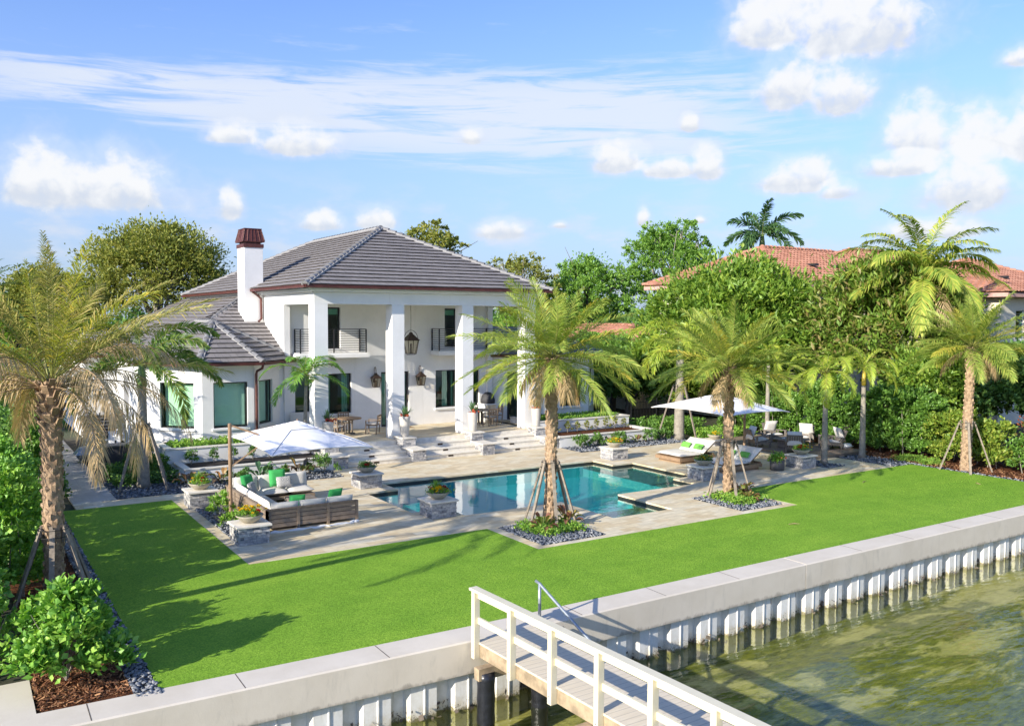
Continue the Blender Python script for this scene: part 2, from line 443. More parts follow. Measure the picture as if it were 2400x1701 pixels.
M['clusia'] = leafmat('round_leaf', [(.06, .14, .02), (.09, .19, .025), (.14, .25, .035), (.20, .30, .05), (.07, .16, .025)], .25, .32, .10)
M['hedge'] = leafmat('hedge_leaf', [(.065, .14, .022), (.095, .19, .028), (.13, .23, .034), (.075, .16, .024)], .32, .35, .10, kk=1.6)
M['hedgeyel'] = leafmat('pale_hedge_leaf', [(.12, .19, .025), (.18, .24, .03), (.09, .17, .025), (.24, .26, .04)], .32, .35, .09, kk=1.6)
M['oak'] = leafmat('oak_leaf', [(.105, .12, .028), (.145, .15, .034), (.085, .11, .026), (.19, .17, .036), (.125, .14, .032)], .3, .5, .04)
M['tree'] = leafmat('tree_leaf', [(.07, .14, .025), (.095, .18, .028), (.13, .205, .032), (.08, .15, .026)], .3, .5, .05)
M['treedark'] = leafmat('dark_leaf', [(.045, .095, .026), (.06, .115, .03), (.08, .135, .032)], .3, .5, .05)  # darker green leaf set for background trees and the conical shrub
M['mango'] = leafmat('mango_leaf', [(.085, .155, .02), (.115, .20, .024), (.16, .245, .03), (.21, .27, .035), (.095, .17, .022)], .32, .4, .09, kk=1.6)
M['mango2'] = leafmat('mango_flush', [(.09, .155, .022), (.12, .20, .026), (.16, .235, .032), (.17, .18, .04), (.19, .145, .055), (.11, .18, .024)], .32, .4, .08, kk=1.6)
M['shrub'] = leafmat('shrub_leaf', [(.04, .085, .022), (.06, .12, .026), (.085, .15, .03)], .25, .4, .07)
M['cover_leaf'] = leafmat('ground_cover_leaf', [(.06, .13, .02), (.09, .18, .025), (.13, .22, .03), (.16, .23, .035)], .3, .4, .06)
M['croton'] = leafmat('bronze_leaf', [(.05, .035, .025), (.10, .05, .03), (.06, .075, .025), (.20, .09, .03), (.09, .10, .03)], .25, .35, .10)
M['ti'] = leafmat('red_green_leaf', [(.12, .05, .032), (.08, .12, .025), (.17, .13, .035), (.10, .145, .025), (.075, .04, .028)], .3, .35, .08)
M['spike'] = leafmat('spiky_leaf', [(.035, .075, .035), (.05, .10, .04), (.065, .12, .045)], .2, .4, .08)
M['redbush'] = leafmat('bougainvillea_leaf', [(.09, .12, .03), (.13, .15, .04), (.45, .09, .045), (.38, .13, .07), (.12, .11, .05)], .3, .5, .03, kk=1.0)
M['yellow_fl'] = leafmat('yellow_petals', [(.75, .50, .01), (.80, .58, .03), (.72, .42, .01)], .2, .6, .02, kk=1.0)
M['red_fl'] = leafmat('red_petals', [(.45, .012, .02), (.55, .02, .035), (.36, .01, .015)], .2, .6, .02, kk=1.0)
M['pink_fl'] = leafmat('pink_petals', [(.62, .06, .09), (.72, .17, .13), (.70, .30, .08)], .2, .6, .02, kk=1.0)
M['palmfruit'] = simple('orange_boot', (.45, .17, .05), .7, .2, 10.)

# ---------------------------------------------------------------- special materials
def m_lawn():
    m_, t, out = mat('turf'); oc = t.n('ShaderNodeTexCoord').outputs['Object']
    a = t.noise(oc, 1.1, 4, .6); b = t.noise(oc, 34, 3, .7); c = t.noise(t.mapping(oc, (1, .35, 1)), 90, 2, .7)
    big = t.noise(t.mapping(oc, (.5, 1.4, 1), (0, 0, .2)), .45, 4, .6)
    col = t.mix(t.rng(a, .3, .7), (.20, .395, .034), (.24, .445, .042))
    col = t.mix(t.rng(big, .35, .7), t.mix(1., col, (.90, .92, .88), 'MULTIPLY'), t.mix(1., col, (1.10, 1.04, 1.05), 'MULTIPLY'))
    col = t.mix(t.rng(b, .35, .68), t.mix(1., col, (.62, .68, .6), 'MULTIPLY'), t.mix(1., col, (1.35, 1.25, 1.35), 'MULTIPLY'))
    col = t.mix(t.m('MULTIPLY', t.rng(c, .62, .8), .5), col, (.28, .42, .07))
    h = t.m('ADD', t.m('MULTIPLY', b, .6), c)
    principled(t, out, col, .85, normal=t.bump(h, .9, .03), spec=.15)
    return m_
def m_pavers(name, cols, bw, bh, rot=0.):
    m_, t, out = mat(name); oc = t.n('ShaderNodeTexCoord').outputs['Object']
    v = t.mapping(oc, (1, 1, 1), (0, 0, rot))
    b = t.n('ShaderNodeTexBrick'); t.L.new(v, b.inputs['Vector'])
    b.inputs['Color1'].default_value = (0, 0, 0, 1); b.inputs['Color2'].default_value = (1, 1, 1, 1); b.inputs['Mortar'].default_value = (.5, .5, .5, 1)
    b.inputs['Scale'].default_value = 1; b.inputs['Brick Width'].default_value = bw; b.inputs['Row Height'].default_value = bh
    b.inputs['Mortar Size'].default_value = .007; b.inputs['Mortar Smooth'].default_value = .3; b.inputs['Bias'].default_value = 0
    col = t.ramp(b.outputs['Color'], [(0., cols[0]), (.5, cols[1]), (1., cols[2])])
    st = t.noise(t.mapping(oc, (1, 3.5, 1)), 2.2, 6, .65, .4)
    col = t.mix(t.rng(st, .35, .75), t.mix(1., col, (.80, .78, .74), 'MULTIPLY'), t.mix(1., col, (1.08, 1.07, 1.05), 'MULTIPLY'))
    big = t.noise(oc, .28, 4, .6)
    col = t.mix(t.rng(big, .3, .7), t.mix(1., col, (.93, .90, .84), 'MULTIPLY'), t.mix(1., col, (1.03, 1.03, 1.04), 'MULTIPLY'))
    col = t.mix(t.m('MULTIPLY', b.outputs['Fac'], .4), col, (.34, .29, .21))
    h = t.m('SUBTRACT', t.m('MULTIPLY', st, .3), b.outputs['Fac'])
    principled(t, out, col, .62, normal=t.bump(h, .35, .006), spec=.3)
    return m_
def m_concrete():
    m_, t, out = mat('weathered_concrete'); oc = t.n('ShaderNodeTexCoord').outputs['Object']
    a = t.noise(oc, .9, 6, .65); b = t.noise(t.mapping(oc, (2.2, 2.2, .45)), 1.6, 6, .7, .8); c = t.noise(oc, 30, 4, .6)
    col = t.mix(t.rng(a, .3, .7), (.62, .555, .45), (.69, .625, .52))
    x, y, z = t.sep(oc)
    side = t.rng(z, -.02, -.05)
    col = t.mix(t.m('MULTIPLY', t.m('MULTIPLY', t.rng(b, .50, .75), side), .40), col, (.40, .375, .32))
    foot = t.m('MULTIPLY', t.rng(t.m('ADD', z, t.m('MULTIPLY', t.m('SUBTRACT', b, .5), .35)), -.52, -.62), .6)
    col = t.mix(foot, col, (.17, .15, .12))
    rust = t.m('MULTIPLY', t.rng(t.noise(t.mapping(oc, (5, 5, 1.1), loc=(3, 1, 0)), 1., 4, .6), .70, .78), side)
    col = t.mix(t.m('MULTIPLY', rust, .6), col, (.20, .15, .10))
    principled(t, out, col, .85, normal=t.bump(t.m('ADD', a, t.m('MULTIPLY', c, .3)), .25, .02), spec=.25)
    return m_
def m_sheetpile():
    m_, t, out = mat('vinyl_sheet_pile'); oc = t.n('ShaderNodeTexCoord').outputs['Object']
    x, y, z = t.sep(oc)
    nz = t.noise(oc, 7, 5, .7); sp = t.noise(oc, 26, 3, .6); stn = t.noise(t.mapping(oc, (9, 9, 1.2)), 1., 4, .65)
    col = t.mix(t.rng(nz, .3, .7), (.72, .70, .64), (.80, .79, .75))
    col = t.mix(t.m('MULTIPLY', t.rng(stn, .55, .75), .35), col, (.42, .38, .30))
    zz = t.m('ADD', z, t.m('MULTIPLY', t.m('SUBTRACT', nz, .5), .35))
    col = t.mix(t.m('MULTIPLY', t.rng(zz, -1.0, -1.22), .5), col, (.56, .47, .29))
    col = t.mix(t.rng(t.m('ADD', zz, t.m('MULTIPLY', t.m('SUBTRACT', sp, .5), .25)), -1.21, -1.29), col, (.20, .175, .09))
    col = t.mix(t.rng(z, -1.30, -1.36), col, (.22, .20, .10))
    col = t.mix(t.m('MULTIPLY', t.rng(sp, .60, .68), t.rng(z, -1.02, -1.2)), col, (.09, .08, .055))
    principled(t, out, col, .5, normal=t.bump(nz, .15, .02))
    return m_
def m_pebble(name, cols):
    return island(name, cols, .55, .1, 30, .15, 30)
def m_pebblebase():
    m_, t, out = mat('pebble_bed'); oc = t.n('ShaderNodeTexCoord').outputs['Object']
    v = t.n('ShaderNodeTexVoronoi'); t.L.new(oc, v.inputs[0]); v.inputs['Scale'].default_value = 17
    col = t.ramp(t.sep(v.outputs['Color'])[0], [(0, (.07, .085, .11)), (.5, (.16, .18, .21)), (1, (.28, .29, .31))])
    col = t.mix(t.rng(v.outputs['Distance'], .25, .6), col, (.03, .035, .045))
    h = t.m('SUBTRACT', 1., v.outputs['Distance'])
    principled(t, out, col, .55, normal=t.bump(h, .9, .04)); return m_
def m_mulch():
    m_, t, out = mat('bark_mulch'); oc = t.n('ShaderNodeTexCoord').outputs['Object']
    a = t.noise(t.mapping(oc, (1, .5, 1), (0, 0, .6)), 26, 4, .7, .6); b = t.noise(oc, 2.4, 3, .6)
    col = t.ramp(a, [(.3, (.035, .014, .008)), (.5, (.13, .05, .022)), (.68, (.27, .115, .05))])
    col = t.mix(t.rng(b, .35, .65), t.mix(1., col, (.6, .6, .6), 'MULTIPLY'), col)
    principled(t, out, col, .9, normal=t.bump(a, 1., .05), spec=.1); return m_
def m_ground():
    m_, t, out = mat('soil_ground'); oc = t.n('ShaderNodeTexCoord').outputs['Object']
    a = t.noise(oc, .25, 5, .6); b = t.noise(oc, 6, 4, .6)
    col = t.mix(t.rng(a, .35, .65), (.045, .062, .022), (.065, .05, .032))
    col = t.mix(b, t.mix(1., col, (.6, .6, .6), 'MULTIPLY'), col)
    principled(t, out, col, .95, normal=t.bump(b, .5, .05)); return m_
def schlick(t, f0, nrm=None):
    lw = t.n('ShaderNodeLayerWeight'); lw.inputs[0].default_value = .5
    if nrm is not None: t.L.new(nrm, lw.inputs['Normal'])
    return t.m('ADD', f0, t.m('MULTIPLY', t.m('POWER', lw.outputs['Facing'], 5.), 1-f0), clamp=True)
def water(name, tint, rip, fres=.02, rough=.0, gloss=(1, 1, 1), floor=.0):
    m_, t, out = mat(name); oc = t.n('ShaderNodeTexCoord').outputs['Object']
    h = None
    for (sc, st, det, rt) in rip:
        n = t.noise(t.mapping(oc, sc, (0, 0, rt)), 1., det, .55)
        h = t.m('MULTIPLY', n, st) if h is None else t.m('ADD', h, t.m('MULTIPLY', n, st))
    nrm = t.bump(h, 1., 1.)
    tr = t.n('ShaderNodeBsdfTransparent'); tr.inputs[0].default_value = (*tint, 1)
    g = t.n('ShaderNodeBsdfGlossy'); g.inputs['Roughness'].default_value = rough; g.inputs[0].default_value = (*gloss, 1)
    t.L.new(nrm, g.inputs['Normal'])
    mx = t.n('ShaderNodeMixShader'); t.L.new(schlick(t, fres, nrm), mx.inputs[0])
    t.L.new(tr.outputs[0], mx.inputs[1]); t.L.new(g.outputs[0], mx.inputs[2]); t.L.new(mx.outputs[0], out.inputs[0])
    return m_
def m_glass(name, tint, fl=.10):
    m_, t, out = mat(name)
    tr = t.n('ShaderNodeBsdfTransparent'); tr.inputs[0].default_value = (*tint, 1)
    oc = t.n('ShaderNodeTexCoord').outputs['Object']
    g = t.n('ShaderNodeBsdfGlossy'); g.inputs['Roughness'].default_value = 0.; g.inputs[0].default_value = (.8, .95, .92, 1)
    t.L.new(t.bump(t.noise(oc, .9, 2, .5), .02, .3), g.inputs['Normal'])
    mx = t.n('ShaderNodeMixShader'); t.L.new(schlick(t, fl), mx.inputs[0])
    t.L.new(tr.outputs[0], mx.inputs[1]); t.L.new(g.outputs[0], mx.inputs[2]); t.L.new(mx.outputs[0], out.inputs[0])
    return m_
def m_seabed():
    m_, t, out = mat('seabed'); oc = t.n('ShaderNodeTexCoord').outputs['Object']
    v = t.mapping(oc, (.42, 1.15, 1), (0, 0, R(-14)))
    a = t.noise(v, 1.0, 8, .68, .35); b = t.noise(v, 6.5, 6, .7, .5); c = t.noise(oc, .22, 3, .5)
    col = t.mix(t.rng(b, .3, .7), (.34, .295, .105), (.46, .405, .165))
    weed = t.rng(t.m('ADD', a, t.m('MULTIPLY', t.m('SUBTRACT', c, .5), .45)), .43, .53)
    wc = t.ramp(b, [(.3, (.045, .052, .010)), (.5, (.13, .14, .015)), (.7, (.25, .235, .03))])
    col = t.mix(weed, col, wc)
    principled(t, out, col, .95, normal=t.bump(a, .6, .2)); return m_
def m_poolfloor():
    m_, t, out = mat('pool_plaster'); oc = t.n('ShaderNodeTexCoord').outputs['Object']
    x, y, z = t.sep(oc)
    a = t.noise(oc, 45, 3, .7); b = t.noise(oc, .5, 3, .5)
    col = t.mix(t.rng(a, .3, .7), (.018, .37, .385), (.028, .46, .47))
    col = t.mix(t.rng(b, .3, .7), t.mix(1., col, (.85, .9, .9), 'MULTIPLY'), col)
    # glass mosaic on the shallow ledges
    v = t.n('ShaderNodeTexVoronoi'); t.L.new(oc, v.inputs[0]); v.inputs['Scale'].default_value = 30
    mos = t.ramp(t.sep(v.outputs['Color'])[0], [(0, (.01, .05, .05)), (.5, (.04, .16, .14)), (1, (.12, .30, .26))])
    col = t.mix(t.m('MAXIMUM', t.rng(x, 22.18, 22.22), t.rng(y, 22.02, 21.98)), col, mos)
    principled(t, out, col, .7); return m_
def m_decking():
    m_, t, out = mat('grey_decking'); oc = t.n('ShaderNodeTexCoord').outputs['Object']
    x, y, z = t.sep(oc)
    fr = t.m('FRACT', t.m('DIVIDE', y, .145))
    gap = t.m('ADD', t.rng(fr, .06, .02), t.rng(fr, .94, .98))
    n = t.noise(t.mapping(oc, (2, 24, 2)), 1., 5, .65)
    col = t.mix(t.rng(n, .3, .7), (.66, .565, .41), (.74, .645, .485))
    col = t.mix(t.m('MULTIPLY', gap, .6), col, (.30, .27, .22))
    principled(t, out, col, .8, normal=t.bump(t.m('SUBTRACT', n, gap), .3, .004)); return m_
M['lawn'] = m_lawn()
M['paver'] = m_pavers('travertine_pavers', [(.70, .575, .375), (.78, .68, .48), (.81, .745, .585)], .61, .305)
M['pathpaver'] = m_pavers('path_pavers', [(.50, .47, .43), (.56, .53, .48), (.60, .57, .53)], .61, .46, R(90))
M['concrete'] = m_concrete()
M['sheetpile'] = m_sheetpile()
M['pebble'] = m_pebble('grey_pebbles', [(.085, .10, .125), (.14, .155, .18), (.22, .23, .245), (.31, .31, .31), (.17, .185, .21), (.11, .125, .15)])
M['pebblebase'] = m_pebblebase()
M['mulch'] = m_mulch()
M['mulchchip'] = island('mulch_chip', [(.10, .04, .02), (.20, .08, .035), (.32, .14, .06), (.42, .22, .10)], .9, .0, 20, .1)
M['ground'] = m_ground()
M['poolwater'] = water('pool_water', (.86, 1., 1.), [((1.3, 1.3, 1), .006, 3, .3), ((5, 6, 1), .0016, 3, .9)], .02)
M['sea'] = water('sea_water', (.92, .97, .76), [((.45, 1.3, 1), .045, 3, R(-18)), ((2.0, 5.5, 1), .013, 3, R(-12)), ((7, 15, 1), .0015, 2, R(-12))], .02)
M['seabed'] = m_seabed()
M['poolfloor'] = m_poolfloor()
M['pooltile'] = simple('waterline_tile', (.03, .032, .026), .3, .3, 30.)
M['glass'] = m_glass('window_glass', (.36, .66, .58), .06)
M['glassgreen'] = m_glass('green_glass', (.70, .93, .78), .04)
M['glassteal'] = m_glass('teal_glass', (.68, .91, .84), .05)
M['lampglass'] = m_glass('lantern_glass', (.85, .80, .70), .02)
M['decking'] = m_decking()

# ================================================================== the setting
POOL = [(11.8, 23.8, 23.93, 27.5), (13.02, 22.72, 22.76, 28.8), (16.65, 19.05, 20.08, 22.76)]
POOLH = [list(p) for p in POOL]
inr = lambda L, x, y: any(a < x < b and c < y < d for a, b, c, d in L)

def b_ground():
    o = MB().sheet([(-600, 900, 14.25, 900)], [(11.6, 24.0, 19.9, 29.0)], -.06, -.06).build('ground', M['ground'])
    structure(o, 'dark planted soil of the gardens reaching away to the far tree line', 'ground')
    o = MB().sheet([(-600, 900, -600, 14.3)], [], -1.72, -1.72).build('seabed', M['seabed'])
    structure(o, 'sandy seabed with dark weed under the shallow bay', 'seabed')
    o = MB().sheet([(-600, 900, -600, 14.22)], [], -1.3, -1.3).build('sea_water', M['sea'])
    structure(o, 'shallow greenish bay water in front of the seawall', 'water')
b_ground()

LAWN = [(2.68, 5.92, 14.25, 29.75), (5.92, 12.69, 14.25, 20.92), (12.69, 22.93, 14.25, 18.34), (22.93, 33.4, 14.25, 21.07)]
o = MB().sheet(LAWN, [], -.04, .012).build('lawn', M['lawn']); structure(o, 'bright green clipped lawn between the pool terrace and the seawall', 'lawn')

BEDS = {'a': (13.02, 15.15, 18.62, 20.92), 'b': (20.68, 22.66, 18.68, 20.92), 'c': (6.24, 6.95, 23.87, 27.98), 'd': (29.67, 30.8, 22.3, 23.85)}
DECK = [(5.92, 12.69, 20.92, 30.78), (12.69, 22.93, 18.34, 32.7), (22.93, 32.3, 21.07, 30.8), (22.93, 23.65, 30.8, 32.7), (3.12, 5.92, 29.75, 30.78), (12.4, 12.69, 30.78, 32.7)]
o = MB().sheet(DECK, POOLH+[list(v) for v in BEDS.values()], -.055, 0).build('pool_terrace', M['paver'])
structure(o, 'cream travertine terrace around the pool', 'terrace')
o = MB().sheet([(3.12, 4.43, 30.78, 52)], [], -.05, 0).build('garden_path', M['pathpaver']); structure(o, 'pale paved path running beside the house', 'path')

def b_pool():
    xs = sorted({v for r in POOL for v in r[:2]}|{22.2, 17.4, 18.3}); ys = sorted({v for r in POOL for v in r[2:]}|{21.3, 22.0})
    def dep(x, y):
        if not inr(POOL, x, y): return None
        if y < 21.3: return -.24
        if y < 22.0: return -.34
        if y < 22.76: return -.44
        if x > 22.2: return -.30
        return -.62
    b = MB()
    nx, ny = len(xs)-1, len(ys)-1
    D = [[dep((xs[i]+xs[i+1])/2, (ys[j]+ys[j+1])/2) for j in range(ny)] for i in range(nx)]
    g = lambda i, j: D[i][j] if 0 <= i < nx and 0 <= j < ny else None
    for i in range(nx):
        for j in range(ny):
            d = D[i][j]
            if d is None: continue
            x0, x1, y0, y1 = xs[i], xs[i+1], ys[j], ys[j+1]
            b.cm = 0; b.quad((x0, y0, d), (x1, y0, d), (x1, y1, d), (x0, y1, d))
            for (e, p, q) in ((g(i-1, j), (x0, y0), (x0, y1)), (g(i+1, j), (x1, y1), (x1, y0)), (g(i, j-1), (x1, y0), (x0, y0)), (g(i, j+1), (x0, y1), (x1, y1))):
                if e is None:
                    b.cm = 1; b.quad((*q, -.055), (*p, -.055), (*p, -.20), (*q, -.20))
                    b.cm = 0; b.quad((*q, -.20), (*p, -.20), (*p, d), (*q, d))
                elif e > d:
                    b.cm = 0; b.quad((*q, e), (*p, e), (*p, d), (*q, d))
    t = thing('swimming_pool', 'turquoise swimming pool with stepped corners set in the cream terrace', 'pool', (17.8, 25, -.1))
    o = b.build('basin', [M['poolfloor'], M['pooltile']], t, loc=(-17.8, -25, .1))
    o = MB().cells(xs, ys, lambda x, y: inr(POOL, x, y), -.12, -.12).build('water_surface', M['poolwater'], t, loc=(-17.8, -25, .1))
b_pool()

# ---- seawall
def b_seawall():
    t = thing('seawall', 'long pale concrete seawall cap over white corrugated sheet piles', 'seawall', (8, 13.7, 0))
    fy = lambda x: 13.68+(max(0, 8-x))*.036
    def seg(xa, xb):
        b = MB(); n = max(1, int((xb-xa)/2)); 
        pts = [xa+(xb-xa)*i/n for i in range(n+1)]
        for i in range(n):
            a, c = pts[i], pts[i+1]; A, Cc = fy(a), fy(c)
            for (p, q) in (((A, .02), (A+.68, .02)), ((A+.68, .02), (A+.68, -.60)), ((A+.68, -.60), (A, -.60)), ((A, -.60), (A, .0)), ((A, 0.), (A+.02, .02))):
                pass
            P = [(A+.025, .02), (A+.70, .02), (A+.70, -.60), (A, -.60), (A, -.005)]
            Q = [(y-A+Cc, z) for y, z in P]
            for k in range(5):
                k2 = (k+1) % 5
                b.quad((a, *P[k]), (c, *Q[k]), (c, *Q[k2]), (a, *P[k2]))
            if i == 0: b.quad(*[(a, *p) for p in P][::-1])
            if i == n-1: b.quad(*[(c, *p) for p in Q])
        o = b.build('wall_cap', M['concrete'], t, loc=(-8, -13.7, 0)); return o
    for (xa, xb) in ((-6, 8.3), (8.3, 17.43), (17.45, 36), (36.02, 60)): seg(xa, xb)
    for x in [-3.2, -.9, 1.6, 3.85, 6.35]+[8.3+2.28*i for i in range(1, 16) if i != 4]:
        b = MB(); b.bar((x, fy(x)+.03, .0195), (x+.01, fy(x)+.69, .0195), .016, .005); b.build('cap_joint', M['bark'], t, loc=(-8, -13.7, 0))
    b = MB()
    x = -6.0; prof = []
    k0 = 14.89-.9*23
    for i in range(75):
        x0 = k0+i*.90; 
        prof += [(x0, 13.79), (x0+.25, 13.785), (x0+.262, 13.765), (x0+.282, 13.765), (x0+.294, 13.785), (x0+.52, 13.79), (x0+.58, 13.96), (x0+.84, 13.96)]
    for i in range(len(prof)-1):
        a, c = prof[i], prof[i+1]
        da, dc = max(0, 8-a[0])*.036, max(0, 8-c[0])*.036
        b.quad((a[0], a[1]+da, -2.0), (c[0], c[1]+dc, -2.0), (c[0], c[1]+dc, -.58), (a[0], a[1]+da, -.58))
    b.build('sheet_piles', M['sheetpile'], t, loc=(-8, -13.7, 0))
    # tie-rod heads and weep pipes
    for i in range(24, 46):
        x0 = k0+i*.90
        b = MB(); b.bar((x0+.70, 13.95, -.74+.0), (x0+.70, 13.95, -.88), .03, .03)
        b.build('tie_rod', M['copper'], t, loc=(-8, -13.7, 0))
    # growth along the water line
    rng = np.random.default_rng(5)
    V = []; Q = []
    for i in range(12, 62):
        x0 = k0+i*.90
        for n in range(16):
            px = x0+.52+rng.random()*.36 if rng.random() < .7 else x0+rng.random()*.5
            py = 13.93 if px > x0+.55 else 13.76
            py += max(0, 8-px)*.036
            c = np.array([px, py-.015, -1.30+rng.random()**2*.22]); a = rng.normal(size=3)*.025; d = rng.normal(size=3)*.025
            q = len(V); V += [c-a, c-d, c+a, c+d]; Q.append((q, q+1, q+2, q+3))
    o = npmesh('oyster_growth', V, Q, mat=M['bark'], parent=t); o.location = (-8, -13.7, 0); o['kind'] = 'stuff'
b_seawall()

# ---- beds: base sheets
def bed(name, rects, m_, label, cat, z=-.012):
    o = MB().sheet(rects, [], z-.03, z).build(name, m_); structure(o, label, cat); return o
bed('pebble_bed', [BEDS['a'], BEDS['b'], BEDS['c'], BEDS['d'], (4.43, 12.4, 30.78, 32.4), (4.43, 6.7, 32.4, 37), (23.65, 30.6, 30.8, 32.5), (32.3, 33.9, 21.07, 23.85), (33.4, 33.64, 14.3, 21.07), (2.30, 2.68, 14.3, 30.6)], M['pebblebase'], 'beds of grey river pebbles edging the terrace and lawn', 'pebble bed')
bed('mulch_bed', [(33.64, 37, 14.3, 21.07), (33.9, 37, 21.07, 30), (.95, 2.30, 14.3, 31)], M['mulch'], 'red brown bark mulch under the hedges', 'mulch', -.016)
o = MB().sheet([(-4, .93, 13.9, 16.1)], [], -.03, .014).build('corner_slab', M['concrete']); structure(o, 'small concrete slab in the corner behind the seawall', 'slab')

ICO = None
def pebbles(name, spots, label, sub=1):
    """spots: (x0,x1,y0,y1,density,size)"""
    bm = bmesh.new(); bmesh.ops.create_icosphere(bm, subdivisions=sub, radius=1)
    bv = np.array([v.co[:] for v in bm.verts]); bf = np.array([[v.index for v in f.verts] for f in bm.faces]); bm.free()
    V = []; T = []; k = 0
    for (x0, x1, y0, y1, dens, sz) in spots:
        n = int((x1-x0)*(y1-y0)*dens)
        c = np.stack([RNG.uniform(x0, x1, n), RNG.uniform(y0, y1, n), np.full(n, .0)], 1)
        s = sz*RNG.uniform(.65, 1.35, (n, 1))*np.array([[1, .75, .5]])*RNG.uniform(.85, 1.15, (n, 3))
        a = RNG.uniform(0, 6.283, n); ca, sa = np.cos(a)[:, None], np.sin(a)[:, None]
        p = bv[None]*s[:, None]
        X = p[..., 0]*ca-p[..., 1]*sa; Y = p[..., 0]*sa+p[..., 1]*ca
        tl = RNG.normal(0, .3, (n, 2)); Z = p[..., 2]+X*tl[:, :1]+Y*tl[:, 1:]
        P = np.stack([X, Y, Z], 2)+c[:, None]; P[..., 2] += RNG.uniform(.0, .03, (n, 1))
        V.append(P.reshape(-1, 3)); T.append((bf[None]+(np.arange(n)*len(bv))[:, None, None]).reshape(-1, 3)+k); k += n*len(bv)
    o = npmesh(name, np.concatenate(V), None, np.concatenate(T), M['pebble'], smooth=True)
    tag(o, label, 'pebbles', kind='stuff'); return o
pebbles('river_pebbles', [(2.31, 2.67, 14.4, 22, 330, .042), (2.31, 2.67, 22, 30.5, 240, .045)], 'strip of blue grey river pebbles along the left edge of the lawn')
pebbles('river_pebbles', [(*BEDS['a'], 230, .045), (*BEDS['b'], 200, .045), (*BEDS['c'], 200, .045)], 'grey river pebbles in the square palm beds and beside the sofa', 1)
pebbles('river_pebbles', [(4.43, 12.4, 30.8, 32.4, 90, .05), (4.43, 6.7, 32.4, 36, 60, .05), (23.65, 30.6, 30.8, 32.4, 90, .05), (*BEDS['d'], 110, .05), (32.3, 33.9, 21.1, 23.8, 90, .05), (33.4, 33.64, 14.35, 21, 140, .05)], 'grey river pebbles in the beds below the house planters and hedge', 1)
def chips(name, spots, label):
    V = []; Q = []
    for (x0, x1, y0, y1, dens, sz) in spots:
        n = int((x1-x0)*(y1-y0)*dens)
        c = np.stack([RNG.uniform(x0, x1, n), RNG.uniform(y0, y1, n), RNG.uniform(.0, .03, n)], 1)
        a = RNG.uniform(0, 6.283, n); L = sz*RNG.uniform(.5, 1.6, n); w_ = sz*.3
        d = np.stack([np.cos(a), np.sin(a), RNG.normal(0, .35, n)], 1)*L[:, None]
        e = np.stack([-np.sin(a), np.cos(a), RNG.normal(0, .35, n)], 1)*w_
        P = np.stack([c-d-e, c+d-e*.7, c+d*.9+e, c-d+e*.8], 1); V.append(P.reshape(-1, 3))
    V = np.concatenate(V); Q = np.arange(len(V)).reshape(-1, 4)
    tag(npmesh(name, V, Q, mat=M['mulchchip']), label, 'mulch', kind='stuff')
chips('mulch_chips', [(.95, 2.3, 14.72, 20, 500, .035), (33.66, 35.2, 16.5, 24, 160, .05)], 'loose red brown bark chips under the hedges')

# ================================================================== houses
def put(mb, name, m_, root, **kw):
    """link a part modelled in world coordinates under its thing"""
    L = Vector(root.location) if root.parent is None else Vector(root.parent.location)+Vector(root.location)
    return mb.build(name, m_, root, loc=tuple(-L), **kw)
def sub(mb, name, m_, part, **kw):
    return mb.build(name, m_, part, **kw)      # part already carries the offset

def roof_plane(mb, A, B, Cc, D, rowh=.39, tw=.33, lift=.085, barrel=False):
    """tiles laid in rows on the plane A(eave left) B(eave right) C(top right) D(top left)"""
    A, B, Cc, D = map(Vector, (A, B, Cc, D))
    ue = (B-A).normalized()
    h = (D-A)-ue*(D-A).dot(ue); H = h.length
    if H < .01: h = (Cc-A)-ue*(Cc-A).dot(ue); H = h.length
    ve = h.normalized(); nn = ue.cross(ve).normalized()
    if nn.z < 0: nn = -nn
    L0, R0 = 0., (B-A).dot(ue); L1, R1 = (D-A).dot(ue), (Cc-A).dot(ue)
    mb.quad(A, B, Cc, D) if (Cc-D).length > .02 else mb.quad(A, B, Cc)
    n = max(1, round(H/rowh)); rh = H/n
    for i in range(n):
        v0, v1 = i*rh, (i+1)*rh; vm = (v0+v1)/2/H
        l, r = L0+(L1-L0)*vm, R0+(R1-R0)*vm
        k0 = math.floor(l/tw)-1; off = (i % 2)*.5
        k = k0
        while True:
            u0, u1 = (k+off)*tw, (k+off+1)*tw; k += 1
            if u0 >= r: break
            a, b = max(u0, l), min(u1, r)
            if b-a < .03: continue
            j = random.uniform(-.004, .006)
            P = lambda u, v, z: A+ue*u+ve*v+nn*z
            if not barrel:
                g = .004
                p = [P(a+g, v0-.02, lift+j), P(b-g, v0-.02, lift+j), P(b-g, v1+.10, .010), P(a+g, v1+.10, .010)]
                mb.quad(*p); mb.quad(P(a+g, v0-.02, lift+j-.022), P(b-g, v0-.02, lift+j-.022), p[1], p[0]); mb.quad(P(a+g, v1-.02, .004), P(b-g, v1-.02, .004), P(b-g, v0-.02, lift+j-.022), P(a+g, v0-.02, lift+j-.022))
            else:
                m_ = (a+b)/2; wd = (b-a)
                us = [a, a+wd*.22, m_, b-wd*.22, b]; zs = [0., .055, .08, .055, 0.]
                kk = len(mb.v)
                for vv, zz in ((v0-.02, .03), (v1, 0.)):
                    mb.v += [tuple(P(u, vv, z+zz+.004)) for u, z in zip(us, zs)]
                for q in range(4):
                    mb.f.append((kk+q, kk+q+1, kk+6+q, kk+5+q)); mb.mi.append(mb.cm)
                mb.f.append(tuple(kk+q for q in range(5))); mb.mi.append(mb.cm)
